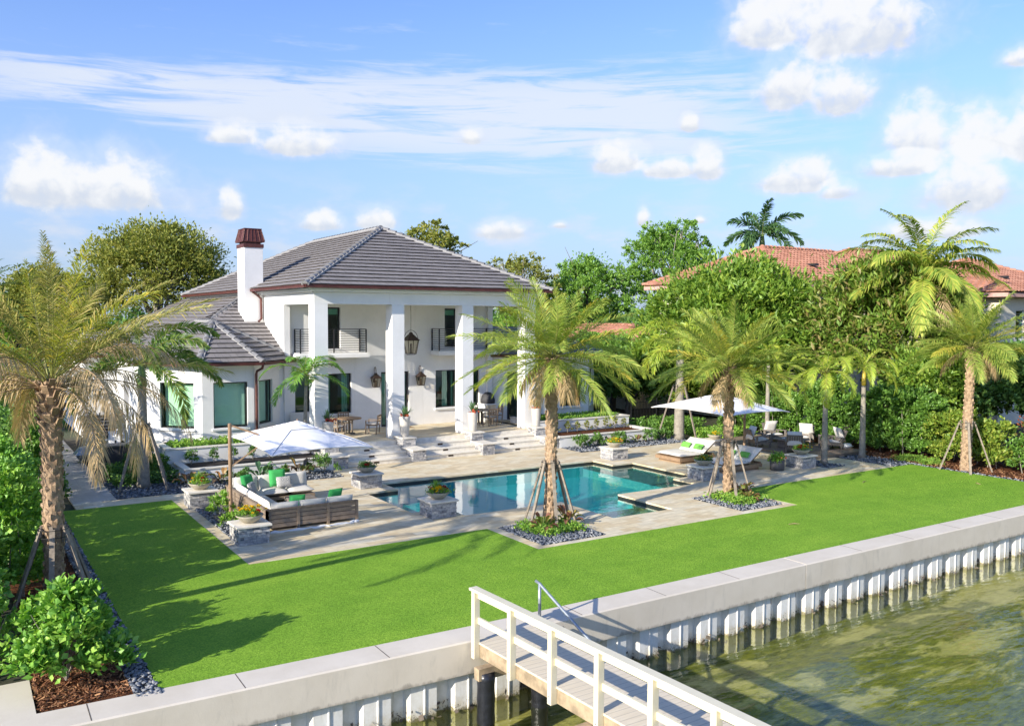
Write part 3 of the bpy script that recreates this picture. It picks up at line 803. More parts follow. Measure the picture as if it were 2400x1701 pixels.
def ridge_caps(mb, mm, p0, p1, r=.13, seg=.40):
    """half round cap tiles with a mortar bed below"""
    p0, p1 = Vector(p0), Vector(p1); d = p1-p0; n = max(1, round(d.length/seg)); t = d.normalized()
    up = Vector((0, 0, 1)); s = t.cross(up).normalized(); u = s.cross(t).normalized()
    for i in range(n):
        a = p0+d*(i/n)-t*.03; b = p0+d*((i+1)/n)
        k = len(mb.v); m_ = 6
        for q, rr, lf in ((a, r*1.08, .05), (b, r*.88, .02)):
            for j in range(m_+1):
                an = math.pi*j/m_
                mb.v.append(tuple(q+s*math.cos(an)*rr+u*(math.sin(an)*rr*.85+lf)))
        for j in range(m_): mb.f.append((k+j, k+j+1, k+m_+2+j, k+m_+1+j)); mb.mi.append(mb.cm)
        mb.f.append(tuple(k+j for j in range(m_+1))); mb.mi.append(mb.cm)
    if mm is not None: mm.bar(p0+u*.03, p1+u*.03, r*2.5, .09, up=tuple(u))

def hips(rf, lst, r=.13, mortar=True, m_='ridgetile'):
    for a, c in lst:
        cb, mm = MB(), MB(); ridge_caps(cb, mm if mortar else None, a, c, r); k = sub(cb, 'ridge_cap', M[m_], rf)
        if mortar: sub(mm, 'mortar_bed', M['mortar'], rf)

def wall(mb, p0, p1, z0, z1, th, holes=()):
    """vertical wall from p0 to p1 (x,y) with thickness th to the left of the direction; holes (u0,u1,z0,z1)"""
    p0 = Vector((*p0, 0)); p1 = Vector((*p1, 0)); d = p1-p0; L = d.length; d.normalize(); nrm = Vector((-d.y, d.x, 0))
    us = sorted({.002, L-.002, *[h for q in holes for h in q[:2]]}); zs = sorted({z0, z1, *[h for q in holes for h in q[2:]]})
    mb.cells(us, zs, lambda u, z: not any(a < u < b and c < z < e for a, b, c, e in holes), 0., -th, org=p0, ud=d, vd=(0, 0, 1), nd=-nrm)
    return p0, d, nrm
def window(root, p0, p1, hole, glass='glass', depth=.10, frame=.05, name='window', mull=(), sill=True, fm='darkmetal', back=None):
    """framed pane set inside a wall opening (same coordinates as wall())"""
    p0 = Vector((*p0, 0)); p1 = Vector((*p1, 0)); d = (p1-p0).normalized(); n = Vector((-d.y, d.x, 0))
    u0, u1, z0, z1 = hole
    P = lambda u, z, q: p0+d*u+n*q+Vector((0, 0, z))
    b = MB(); f = frame
    for (a, c, e, g) in ((u0, u0+f, z0, z1), (u1-f, u1, z0, z1), (u0+f, u1-f, z0, z0+f), (u0+f, u1-f, z1-f, z1)):
        k = [P(a, e, depth), P(c, e, depth), P(c, g, depth), P(a, g, depth)]; k2 = [q+n*.06 for q in k]
        b.quad(*k); b.quad(*k2[::-1])
        for i in range(4): b.quad(k[i], k2[i], k2[(i+1) % 4], k[(i+1) % 4])
    for mu in mull:
        um = u0+(u1-u0)*mu; b.bar(P(um, z0+f, depth+.03), P(um, z1-f, depth+.03), .05, .05, up=tuple(n))
    w_ = put(b, name, M[fm], root)
    g = MB(); g.quad(P(u0+f, z0+f, depth+.03), P(u1-f, z0+f, depth+.03), P(u1-f, z1-f, depth+.03), P(u0+f, z1-f, depth+.03))
    sub(g, 'pane', M[glass], w_)
    if back:
        g = MB(); g.quad(P(u0+f, z0+f+.02, depth+.22), P(u1-f, z0+f+.02, depth+.22), P(u1-f, z1-f, depth+.22), P(u0+f, z1-f, depth+.22)); sub(g, 'roller_blind', M[back], w_)
    if sill:
        s = MB(); a = P(u0-.06, z0-.09, -.07); 
        k = [P(u0-.07, z0-.10, -.08), P(u1+.07, z0-.10, -.08), P(u1+.07, z0-.10, .05), P(u0-.07, z0-.10, .05)]
        k2 = [q+Vector((0, 0, .085)) for q in k]
        s.quad(*k[::-1]); s.quad(*k2)
        for i in range(4): s.quad(k[i], k[(i+1) % 4], k2[(i+1) % 4], k2[i])
        sub(s, 'sill', M['trim'], w_)
    return w_

HX0, HX1, HY, WY = 12.51, 23.50, 34.33, 38.40
FZ = .74
def b_house():
    t = thing('white_house', 'large white two storey house with tall porch columns, grey hipped tile roof and a chimney', 'house', (18, 38, 0))
    S = MB()
    # back wall of the porch, lower and upper floor
    lows = [(.55, 1.25, 1.52, 3.40), (2.12, 3.28, 1.52, 3.40), (4.80, 6.29, FZ, 3.40), (7.76, 8.95, 1.52, 3.40), (9.70, 10.30, 1.52, 3.40)]
    ups = [(1.45, 2.75, 4.56, 6.49), (8.27, 9.57, 4.56, 6.49)]
    B0, B1 = (HX0, WY), (HX1, WY)
    wall(S, B0, B1, 0, 7.07, .28, lows+ups)
    # end walls with the tall side openings of the porch
    wall(S, (HX0, 55.2), (HX0, HY), 0, 7.07, .28, [(55.2-38.22, 55.2-34.98, FZ, 6.58)])
    wall(S, (HX1, HY), (HX1, 55.2), 0, 7.07, .28, [(34.98-HY, 38.22-HY, FZ, 6.58), (4.6, 6.0, 4.6, 6.3)])
    wall(S, (HX1, 55.2), (HX0, 55.2), 0, 7.07, .28, [])
    put(S, 'outer_walls', M['stucco'], t)
    # front beam and porch ceiling
    b = MB().box(HX0-.004, HX1+.004, HY-.006, HY+.65, 6.58, 7.068); put(b, 'porch_beam', M['stucco'], t)
    b = MB().box(HX0+.281, HX1-.281, HY+.651, WY-.002, 6.66, 6.75); put(b, 'porch_ceiling', M['trim'], t)
    for (x, x2) in ((12.506, 13.09), (16.0, 16.58), (19.485, 20.065), (22.92, 23.504)):
        b = MB().box(x, x2, HY-.004, HY+.654, FZ-.1, 6.577); put(b, 'porch_column', M['stucco'], t)
    b = MB().box(12.2, 24.2, 34.06, WY-.005, FZ-.12, FZ); put(b, 'porch_floor', M['paver'], t)
    # crown band and soffit
    b = MB()
    b.box(12.3, 23.7, 34.12, 55.4, 7.075, 7.16); b.box(12.12, 23.9, 33.94, 55.6, 7.162, 7.22)
    put(b, 'soffit', M['trim'], t)
    # main hipped roof
    e0, e1, f0, f1, ez, rz = 11.93, 24.07, 33.75, 55.75, 7.33, 10.42
    P, Q = (18, 39.93, rz), (18, 49.57, rz)
    rb = MB()
    roof_plane(rb, (e0, f0, ez), (e1, f0, ez), P, P)
    roof_plane(rb, (e0, f1, ez), (e0, f0, ez), P, Q)
    roof_plane(rb, (e1, f0, ez), (e1, f1, ez), Q, P)
    roof_plane(rb, (e1, f1, ez), (e0, f1, ez), Q, Q)
    rf = put(rb, 'main_roof', M['rooftile'], t)
    hips(rf, (((e0, f0, ez), P), ((e1, f0, ez), P), ((e0, f1, ez), Q), ((e1, f1, ez), Q), (P, Q)))
    # gutters with a rolled lip
    def gutter(pts, nm='gutter'):
        g = MB()
        for a, c in zip(pts[:-1], pts[1:]):
            g.bar(a, c, .12, .10); g.bar(Vector(a)+Vector((0, 0, .06)), Vector(c)+Vector((0, 0, .06)), .145, .026)
        return put(g, nm, M['copper'], t)
    gz_ = 7.27
    gutter([(e0, f1, gz_), (e0, f0, gz_), (e1, f0, gz_), (e1, f1, gz_)])
    # chimney
    b = MB().box(11.62, 12.505, 41.2, 42.35, 3.0, 9.33); ch = put(b, 'chimney', M['stucco'], t, bevel=.006)
    b = MB().box(11.585, 12.54, 41.165, 42.385, 9.30, 9.47)
    b.box(11.70, 12.43, 41.28, 42.27, 9.47, 9.60)
    k = [(11.55, 41.13), (12.575, 41.13), (12.575, 42.42), (11.55, 42.42)]; k2 = [(11.68, 41.26), (12.445, 41.26), (12.445, 42.29), (11.68, 42.29)]
    b.box(11.55, 12.575, 41.13, 42.42, 9.56, 9.60)
    for i in range(4):
        j = (i+1) % 4
        b.quad((*k[i], 9.60), (*k[j], 9.60), (*k2[j], 10.16), (*k2[i], 10.16))
        for s_ in (.0, .2, .4, .6, .8, 1.):
            a = Vector((*k[i], 9.60)).lerp(Vector((*k[j], 9.60)), s_); c = Vector((*k2[i], 10.16)).lerp(Vector((*k2[j], 10.16)), s_)
            b.bar(a, c, .035, .035)
    b.box(11.65, 12.475, 41.23, 42.32, 10.16, 10.20)
    sub(b, 'chimney_cap', M['copper'], ch)
    # ---- left wing: bay with three big windows and low tiled roofs
    Bq = [(6.87, 38.4), (8.57, 36.7), (10.70, 36.7), (12.40, 38.4)]
    S = MB()
    hA, hB, hC = [(.45, 2.02, 1.40, 3.30)], [(.45, 1.86, 1.40, 3.30)], [(.42, 1.62, 1.40, 3.30)]
    for (a, c, h) in ((Bq[0], Bq[1], hA), (Bq[1], Bq[2], hB), (Bq[2], Bq[3], hC)): wall(S, a, c, 0, 3.98, .22, h)
    wall(S, (6.87, 47.2), (6.87, 38.4), 0, 3.98, .22, [(2.2, 3.6, 1.4, 3.2)]); wall(S, (5.35, 47.2), (6.87, 47.2), 0, 3.98, .2); wall(S, (5.35, 58), (5.35, 47.2), 0, 3.98, .2)
    S.box(12.30, 12.508, 38.30, 38.52, 0, 3.978)
    put(S, 'bay_walls', M['stucco'], t)
    b = MB(); b.prism([(6.72, 38.4), (8.51, 36.56), (10.76, 36.56), (12.5, 38.3), (12.5, 38.42)], 3.982, 4.07)
    b.box(5.1, 6.85, 47.0, 58, 3.982, 4.07); b.box(6.6, 12.5, 38.45, 47, 3.982, 4.07)
    put(b, 'bay_soffit', M['trim'], t)
    window(t, Bq[0], Bq[1], hA[0], 'glassgreen', back='blind'); window(t, Bq[1], Bq[2], hB[0], 'glassteal', back='blind'); window(t, Bq[2], Bq[3], hC[0], 'glassteal', back='blind')  # blind behind the middle pane is added to brighten its dark glass
    E = [(6.45, 38.55, 4.12), (8.33, 36.2, 4.12), (10.94, 36.2, 4.12), (13.1, 38.36, 4.12)]; ap = (9.635, 39.05, 5.80)
    rb = MB(); hl = []
    for i in range(3): roof_plane(rb, E[i], E[i+1], ap, ap, .36, .30)
    roof_plane(rb, (9.635, 43.4, 5.80), (6.45, 43.4, 4.12), (6.45, 38.55, 4.12), ap, .36, .30) if False else None
    roof_plane(rb, (6.40, 44.0, 4.12), E[0], ap, (9.635, 44.0, 5.80), .36, .30)
    for i in range(4): hl.append((E[i], ap))
    hl.append((ap, (9.635, 42.0, 5.80)))
    # larger wing roof behind, running up the house wall
    zr = lambda Y: 4.54+.46*(Y-38.57)
    K0, K1 = (6.75, 37.75, zr(37.75)), (12.50, 37.75, zr(37.75)); K2 = (12.50, 44.2, zr(44.2))
    roof_plane(rb, (8.9, 39.9, zr(39.9)), (12.50, 39.9-1.9, zr(38.0)) if False else (12.50, 39.9, zr(39.9)), K2, K2, .38, .30)
    roof_plane(rb, (9.635, 38.2, zr(38.2)), (12.50, 38.2, zr(38.2)), (12.50, 39.9, zr(39.9)), (9.635, 39.9, zr(39.9)), .38, .30)
    roof_plane(rb, (6.2, 58, 4.12), (6.2, 37.9, 4.12), K2, (12.5, 58, K2[2]), .38, .30)
    hl.append(((8.9, 40.3, zr(39.9)), K2))
    roof_plane(rb, (4.85, 58, 4.12), (4.85, 46.6, 4.12), (7.4, 49.1, 5.4), (7.4, 58, 5.4), .38, .30)
    roof_plane(rb, (4.85, 46.6, 4.12), (9.6, 46.6, 4.12), (7.4, 49.1, 5.4), (7.4, 49.1, 5.4), .38, .30)
    hl.append(((4.85, 46.6, 4.12), (7.4, 49.1, 5.4)))
    rf = put(rb, 'wing_roof', M['rooftile'], t); hips(rf, hl, .12)
    gutter([(6.45, 44, 4.06), (6.42, 38.52, 4.06), (8.31, 36.15, 4.06), (10.96, 36.15, 4.06), (12.3, 37.5, 4.06), (13.05, 38.3, 4.06)], 'bay_gutter')
    gutter([(4.8, 58, 4.06), (4.8, 46.55, 4.06), (6.8, 46.55, 4.06)], 'bay_gutter')
    b = MB(); b.tube([(10.94, 36.2, 4.0), (10.93, 36.28, 3.86), (10.80, 36.58, 3.74), (10.78, 36.62, 3.6), (10.78, 36.62, .9)], .055, 8); put(b, 'downspout', M['copper'], t)
    b = MB(); b.tube([(11.95, 41.0, 7.2), (12.2, 41.1, 7.05), (12.36, 41.12, 6.9), (12.38, 41.12, 5.95), (12.2, 40.95, 5.82)], .055, 8); put(b, 'downspout', M['copper'], t)
    # ---- right wing
    Cq = [(23.62, 38.4), (25.40, 36.7), (28.6, 36.7), (30.3, 38.4)]
    S = MB(); hR = [(1.32, 2.72, 1.40, 3.30)]; hD = [(.75, 1.62, FZ, 3.25)]
    wall(S, Cq[0], Cq[1], 0, 3.98, .22, hD); wall(S, Cq[1], Cq[2], 0, 3.98, .22, hR); wall(S, Cq[2], Cq[3], 0, 3.98, .22, [(.55, 1.85, 1.4, 3.3)]); wall(S, Cq[3], (30.3, 52), 0, 3.98, .22)
    put(S, 'right_wing_walls', M['stucco'], t)
    window(t, Cq[1], Cq[2], hR[0], 'glass'); window(t, Cq[2], Cq[3], (.55, 1.85, 1.4, 3.3), 'glass'); 
    window(t, Cq[0], Cq[1], hD[0], 'glass', name='side_door', sill=False, frame=.09)
    b = MB(); b.prism([(23.52, 38.38), (25.34, 36.56), (28.66, 36.56), (30.4, 38.3), (30.4, 52), (23.52, 52)], 3.982, 4.07); put(b, 'right_wing_soffit', M['trim'], t)
    rb = MB(); hl = []; ap = (26.9, 39.4, 5.5); E = [(23.3, 38.5, 4.12), (25.2, 36.2, 4.12), (28.8, 36.2, 4.12), (30.8, 38.3, 4.12)]
    for i in range(3): roof_plane(rb, E[i], E[i+1], ap, ap, .36, .30)
    roof_plane(rb, E[3], (30.8, 52, 4.12), (26.9, 52, 5.5), ap, .36, .30); roof_plane(rb, (23.51, 52, 4.12), (23.51, 38.6, 4.12), ap, (26.9, 52, 5.5), .36, .30)
    for i in range(4): hl.append((E[i], ap))
    rf = put(rb, 'right_wing_roof', M['rooftile'], t); hips(rf, hl, .12)
    gutter([(23.3, 38.4, 4.06), (25.18, 36.15, 4.06), (28.82, 36.15, 4.06), (30.85, 38.3, 4.06), (30.85, 52, 4.06)], 'right_gutter')
    # ---- porch windows and doors
    for k, h in enumerate(lows):
        if k == 2: continue
        window(t, B0, B1, h, 'glass', depth=.12)
    window(t, B0, B1, lows[2], 'glass', name='front_door', mull=(.5,), sill=False, frame=.09, depth=.14)
    for k, h in enumerate(ups): window(t, B0, B1, h, 'glass', name='balcony_door', mull=(.5,), sill=False, frame=.07, depth=.12, back=None)
    b = MB()
    for h in ups: b.box(HX0+h[0]+.07, HX0+h[1]-.07, WY+.20, WY+.22, 6.15, 6.42)
    put(b, 'door_blind', M['blind'], t)
    # ---- balconies
    for (x0, x1) in ((13.05, 16.2), (20.05, 23.2)):
        y0, y1, z = 37.60, WY-.003, 4.40
        b = MB().box(x0-.10, x1+.12, y0-.12, y1, z-.22, z-.06); b.box(x0-.06, x1+.08, y0-.08, y1, z-.06, z)
        bal = put(b, 'balcony', M['stucco'], t)
        g = MB(); zt = z+1.08
        posts = [(x0, y1-.04), (x0, y0), ((x0+x1)/2, y0), (x1, y0), (x1, y1-.04)]
        for (px, py) in posts: g.box(px-.026, px+.026, py-.026, py+.026, z, zt)
        for i in range(10):
            zz = z+.12+i*(zt-z-.12)/9; q = .034 if i == 9 else .024
            for (a, c) in ((posts[0], posts[1]), (posts[1], posts[3]), (posts[3], posts[4])):
                g.bar((*a, zz), (*c, zz), q, q)
        sub(g, 'railing', M['darkmetal'], bal)
    # ---- rooms behind the glass
    b = MB()
    def room(x0, x1, y0, y1, z0, z1):
        b.quad((x0, y1, z0), (x1, y1, z0), (x1, y1, z1), (x0, y1, z1)); b.quad((x0, y0, z0), (x0, y1, z0), (x0, y1, z1), (x0, y0, z1)); b.quad((x1, y0, z0), (x1, y0, z1), (x1, y1, z1), (x1, y1, z0))
        b.quad((x0, y0, z1), (x0, y1, z1), (x1, y1, z1), (x1, y0, z1)); b.quad((x0, y0, z0), (x1, y0, z0), (x1, y1, z0), (x0, y1, z0))
    for r_ in ((12.85, 16.6, 38.72, 43.5, .72, 3.7), (16.61, 19.6, 38.72, 45, .72, 3.7), (19.61, 23.2, 38.72, 43.5, .72, 3.7), (12.85, 17.5, 38.72, 43, 4.3, 6.9), (18, 23.2, 38.72, 43, 4.3, 6.9)): room(*r_)
    room(7.1, 12.2, 38.42, 42.5, .72, 3.7); room(25.5, 30.0, 38.45, 42, .72, 3.7)
    b.quad((7.0, 38.42, .72), (8.7, 36.95, .72), (10.6, 36.95, .72), (12.2, 38.42, .72)); b.quad((25.4, 38.4, .72), (25.6, 36.95, .72), (28.5, 36.95, .72), (30, 38.4, .72))
    put(b, 'room_interior', M['interior'], t)
    b = MB()
    for (x, w_) in ((15.45, .3), (14.75, .12), (20.85, .28), (21.35, .1), (17.5, .2), (18.6, .2)):
        for q in range(6): b.box(x+q*w_/6, x+(q+.7)*w_/6, 38.78+(q % 2)*.03, 38.82+(q % 2)*.03, .75, 3.38)
    for (x, w_) in ((27.9, .25), (25.7, .1)):
        for q in range(6): b.box(x+q*w_/6, x+(q+.7)*w_/6, 37.1+(q % 2)*.03, 37.14+(q % 2)*.03, .75, 3.3)
    put(b, 'curtain', M['blind'], t)
    b = MB(); b.box(14.2, 15.5, 41, 42, .73, 1.15); b.box(14.2, 15.5, 41.8, 42.1, 1.15, 1.6); b.box(20.4, 22, 41, 42, .73, 1.2); b.box(9.1, 10.3, 38.9, 39.6, 1.45, 1.52); b.box(9.2, 9.3, 39, 39.5, .73, 1.45); b.box(10.1, 10.2, 39, 39.5, .73, 1.45)
    b.box(26.4, 27.3, 38.2, 39.1, .73, 1.15); b.box(26.4, 26.6, 38.2, 39.1, 1.15, 1.7)
    put(b, 'room_furniture', M['cushion'], t)
b_house()

# ---- garden steps with stone cheek walls
def ledge(mb, x0, x1, y0, y1, z0, z1, course=.085):
    """irregular split-face stones on the four sides of a block"""
    mb.box(x0+.03, x1-.03, y0+.03, y1-.03, z0, z1)
    n = max(2, round((z1-z0)/course)); h = (z1-z0)/n
    for i in range(n):
        a, c = z0+i*h+.002, z0+(i+1)*h-.002
        for side in range(4):
            L = (x1-x0) if side % 2 == 0 else (y1-y0); u = 0.
            while u < L-.01:
                w_ = random.uniform(.12, .34)
                if L-(u+w_) < .10: w_ = L-u
                d = random.uniform(-.012, .016); q = .05; e = .002
                za, zc = a, c
                if random.random() < .25: zc = a+(c-a)*.55
                for (z_0, z_1) in (((za, c),) if zc == c else ((za, zc-.002), (zc+.002, c))):
                    d = random.uniform(-.012, .018)
                    if side == 0: mb.box(x0+u+e, x0+u+w_-e, y0-d, y0+q, z_0, z_1)
                    elif side == 2: mb.box(x0+u+e, x0+u+w_-e, y1-q, y1+d, z_0, z_1)
                    elif side == 1: mb.box(x1-q, x1+d, y0+u+e, y0+u+w_-e, z_0, z_1)
                    else: mb.box(x0-d, x0+q, y0+u+e, y0+u+w_-e, z_0, z_1)
                u += w_
def b_steps():
    t = thing('garden_steps', 'broad cream stone steps rising from the pool terrace to the porch, with stone cheek walls', 'steps', (18, 33.3, 0))
    flights = [(13.12, 16.06), (16.66, 19.46), (20.06, 22.95)]
    ys = [32.62, 33.10, 33.60, 34.08]
    for k in range(4):
        b = MB(); 
        for (a, c) in flights:
            z1 = .185*(k+1); b.box(a, c, ys[k]+.015, (ys[k+1]+.015 if k < 3 else 34.055), -.05, z1-.045); b.box(a, c, ys[k]-.015, (ys[k+1]+.014 if k < 3 else 34.057), z1-.045, z1 if k < 3 else FZ-.002)
        put(b, 'step', M['limestone'], t, bevel=.004)
        for (a, c) in flights:
            xm = (a+c)/2-.10
            b = MB().box(xm-.12, xm+.12, ys[k]+.004, ys[k]+.02, .185*k+.055, .185*k+.125); put(b, 'step_light', M['bronze'], t)
    for x in (12.58, 16.06, 19.46, 22.95):
        b = MB(); ledge(b, x, x+.60, 32.42, 33.40, 0, .46); ledge(b, x, x+.60, 33.41, 34.3, 0, .84)
        cw = put(b, 'cheek_wall', M['ledge'], t)
        b = MB().box(x-.05, x+.65, 32.36, 33.40, .46, .515); b.box(x-.05, x+.65, 33.36, 34.32, .84, .895)
        sub(b, 'coping', M['limestone'], cw, bevel=.006)
b_steps()

# ---- planters on both sides
def b_planters():
    def tier(label, x0, x1, y0, y1, z, m_soil, soil_lbl, open_side=None):
        t = thing('planter_wall', label, 'planter', (x0, y0, 0))
        b = MB(); w_ = .2
        b.box(x0, x1, y0, y0+w_, 0, z-.06); b.box(x0, x0+w_, y0+w_, y1, 0, z-.06); b.box(x1-w_, x1, y0+w_, y1, 0, z-.06)
        put(b, 'wall', M['stucco'], t)
        b = MB(); q = .035
        b.box(x0-q, x1+q, y0-q, y0+w_+q, z-.06, z); b.box(x0-q, x0+w_+q, y0+w_+q, y1, z-.06, z); b.box(x1-w_-q, x1+q, y0+w_+q, y1, z-.06, z)
        put(b, 'coping', M['limestone'], t, bevel=.008)
        b = MB().box(x0+w_, x1-w_, y0+w_, y1, 0, z-.10); put(b, 'soil_bed', m_soil, t)
    tier('low white planter wall left of the steps with dark mulch, in front of the bay', 6.95, 12.56, 32.42, 34.4, .52, M['soil'], '')
    tier('upper white planter wall left of the steps filled with trailing green plants below the bay windows', 6.72, 12.3, 34.42, 37.2, 1.02, M['soil'], '')
    tier('low white planter wall right of the steps with red brown mulch', 23.60, 29.5, 32.42, 34.4, .52, M['mulch'], '')
    tier('upper white planter wall right of the steps with green ground cover under the right window', 23.75, 29.5, 34.42, 36.9, 1.02, M['soil'], '')
b_planters()

# ---- neighbour's house
def b_neighbour():
    t = thing('neighbour_house', 'cream neighbouring house with a terracotta barrel tile roof behind the trees', 'house', (46, 36, 0))
    S = MB()
    def block(x0, x1, y0, y1, z):
        wall(S, (x0, y1), (x0, y0), 0, z, .3, [(2.0, 3.2, z-2.2, z-.6)]); wall(S, (x0, y0), (x1, y0), 0, z, .3, [(1.6, 2.6, z-2.4, z-.7), (4.4, 5.4, z-2.4, z-.7)]); wall(S, (x1, y0), (x1, y1), 0, z, .3); wall(S, (x1, y1), (x0, y1), 0, z, .3)
    block(39.6, 50, 34, 43.2, 7.9); block(48.2, 62, 33.5, 43.5, 7.9); block(50, 60, 26.3, 36, 7.3); block(37.5, 44, 44.0, 56, 3.6)
    put(S, 'walls', M['cream'], t)
    rb, eb = MB(), MB(); hl = []
    def hip(x0, x1, y0, y1, z, o=.8, pitch=.40):
        x0 -= o; x1 += o; y0 -= o; y1 += o; h = min(x1-x0, y1-y0)/2; rz = z+h*pitch
        if x1-x0 > y1-y0: P, Q = (x0+h, (y0+y1)/2, rz), (x1-h, (y0+y1)/2, rz); 
        else: P, Q = ((x0+x1)/2, y0+h, rz), ((x0+x1)/2, y1-h, rz)
        a, b_, c, d = (x0, y0, z), (x1, y0, z), (x1, y1, z), (x0, y1, z)
        if x1-x0 > y1-y0:
            roof_plane(rb, a, b_, Q, P, .42, .32, barrel=True); roof_plane(rb, d, a, P, P, .42, .32, barrel=True); hips_ = ((a, P), (b_, Q), (c, Q), (d, P), (P, Q))
            rb.quad(b_, c, Q); rb.quad(c, d, P, Q)
        else:
            roof_plane(rb, a, b_, P, P, .42, .32, barrel=True); roof_plane(rb, d, a, P, Q, .42, .32, barrel=True); hips_ = ((a, P), (b_, P), (c, Q), (d, Q), (P, Q))
            rb.quad(b_, c, Q, P); rb.quad(c, d, Q)
        hl.extend(hips_)
        eb.sheet([(x0+.05, x1-.05, y0+.05, y1-.05)], [], z-.28, z-.05)
    hip(39.6, 56, 34, 43.2, 8.2, .8, .45); hip(48.0, 66, 33.5, 43.5, 8.2, .8, .46); hip(50, 60, 26.3, 36, 7.6); hip(37.5, 44, 44, 56, 3.9)
    rf = put(rb, 'roof', M['terracotta'], t); hips(rf, hl, .17, False, 'terracotta')
    for (x, y, z) in ((45.2, 35.6, 9.35), (47.6, 35.6, 9.35), (52.5, 27.8, 8.5)):
        b = MB().box(x-.15, x+.15, y-.5, y+.5, z, z+.14); sub(b, 'roof_vent', M['darkmetal'], rf)
    put(eb, 'eaves', M['pinktrim'], t)
    for (p0, p1, h) in (((39.6, 43.2), (39.6, 34), (2.0, 3.2, 5.7, 7.3)), ((50, 26.3), (60, 26.3), (1.6, 2.6, 4.9, 6.6)), ((50, 26.3), (60, 26.3), (4.4, 5.4, 4.9, 6.6)), ((50, 36), (50, 26.3), (2.0, 3.2, 5.1, 6.7)), ((39.6, 34), (50, 34), (1.6, 2.6, 5.5, 7.2))): window(t, p0, p1, h, 'glass', fm='trim')
b_neighbour()

# ================================================================== vegetation
class LV:
    """collects leaf geometry as arrays"""
    def __init__(s): s.V = []; s.Q = []; s.T = []; s.k = 0
    def add(s, V, Q=None, T=None):
        V = np.asarray(V, float).reshape(-1, 3)
        if Q is not None: s.Q.append(np.asarray(Q)+s.k)
        if T is not None: s.T.append(np.asarray(T)+s.k)
        s.V.append(V); s.k += len(V)
    def obj(s, name, m_, parent=None, smooth=False):
        return npmesh(name, np.concatenate(s.V), np.concatenate(s.Q) if s.Q else None, np.concatenate(s.T) if s.T else None, m_, parent, smooth)
def nrmz(v): return v/np.maximum(np.linalg.norm(v, axis=-1, keepdims=True), 1e-9)

def leaves(lv, c, d, L, wd, up=(0, 0, 1), fold=.12, rnd=.5, rng=RNG):
    """leaf blades: c centres (n,3), d outward directions, L length, wd width; each blade a folded rhombus"""
    n = len(c); L = np.broadcast_to(L, (n,))[:, None]; wd = np.broadcast_to(wd, (n,))[:, None]
    t = nrmz(d+rng.normal(0, rnd, (n, 3)))
    u = nrmz(np.asarray(up)+rng.normal(0, .55, (n, 3)))
    s_ = nrmz(np.cross(t, u)); nn = np.cross(s_, t)
    a = c-t*L*.5; b = c+t*L*.5; m_ = c+t*L*.06
    l = m_+s_*wd*.5+nn*wd*fold; r = m_-s_*wd*.5+nn*wd*fold
    V = np.stack([a, l, b, r], 1).reshape(-1, 3)
    lv.add(V, np.arange(n*4).reshape(-1, 4))

def clumps(lv, blobs, nclump, nleaf, L, wd, cs=.26, shell=(.62, 1.02), updir=.35, zmin=None, rng=RNG, flat=1.):
    """leaf clumps spread through the outer volume of ellipsoid blobs: (x,y,z,rx,ry,rz)"""
    tot = sum(b[3]*b[4]+b[3]*b[5] for b in blobs)
    for b in blobs:
        k = max(3, int(nclump*(b[3]*b[4]+b[3]*b[5])/tot))
        o = nrmz(rng.normal(size=(k, 3))); o[:, 2] = np.where(o[:, 2] < -.45, -o[:, 2], o[:, 2])
        rr = rng.uniform(*shell, (k, 1)); rad = np.array(b[3:6])
        cc = np.array(b[:3])+o*rad*rr
        szz = cs*rad.mean()*rng.uniform(.6, 1.35, (k, 1))
        m_ = max(1, int(nleaf))
        off = rng.normal(size=(k, m_, 3))*np.array([.55, .55, .42*flat])*szz[:, None]
        c = (cc[:, None]+off).reshape(-1, 3)
        d = nrmz(np.repeat(o, m_, 0)*.7+nrmz(off.reshape(-1, 3))*.8+np.array([0, 0, updir]))
        if zmin is not None:
            q = c[:, 2] > zmin; c, d = c[q], d[q]
        leaves(lv, c, d, L*rng.uniform(.65, 1.3, len(c)), wd*rng.uniform(.7, 1.25, len(c)), rng=rng)

def trunk_limbs(mb, base, top, r, blobs, nlimb=6, rng=RNG, bend=.15):
    base = Vector(base); top = Vector(top); L = (top-base).length
    pts = [base+(top-base)*s+Vector((math.sin(s*3+base.x)*bend*s, math.cos(s*2.3+base.y)*bend*s, 0)) for s in (0, .06, .25, .5, .75, 1.)]
    mb.tube(pts, [r*1.35, r*1.08, r*.95, r*.85, r*.74, r*.6], 8)
    order = list(blobs); 
    for i, b in enumerate(order[:nlimb]):
        s = pts[3+(i % 3)]; e = Vector(b[:3])+Vector((0, 0, b[5]*.25))
        mid = s.lerp(e, .5)+Vector((rng.normal()*.25, rng.normal()*.25, L*.05))
        mb.tube([s, mid, e], [r*.5, r*.3, r*.12], 6)
        for q in range(3):
            a = mid.lerp(e, rng.uniform(.1, .8)); f = Vector(b[:3])+Vector((rng.normal()*b[3]*.55, rng.normal()*b[4]*.55, abs(rng.normal())*b[5]*.5))
            mb.tube([a, a.lerp(f, .55)+Vector((0, 0, .1)), f], [r*.2, r*.12, r*.05], 5)

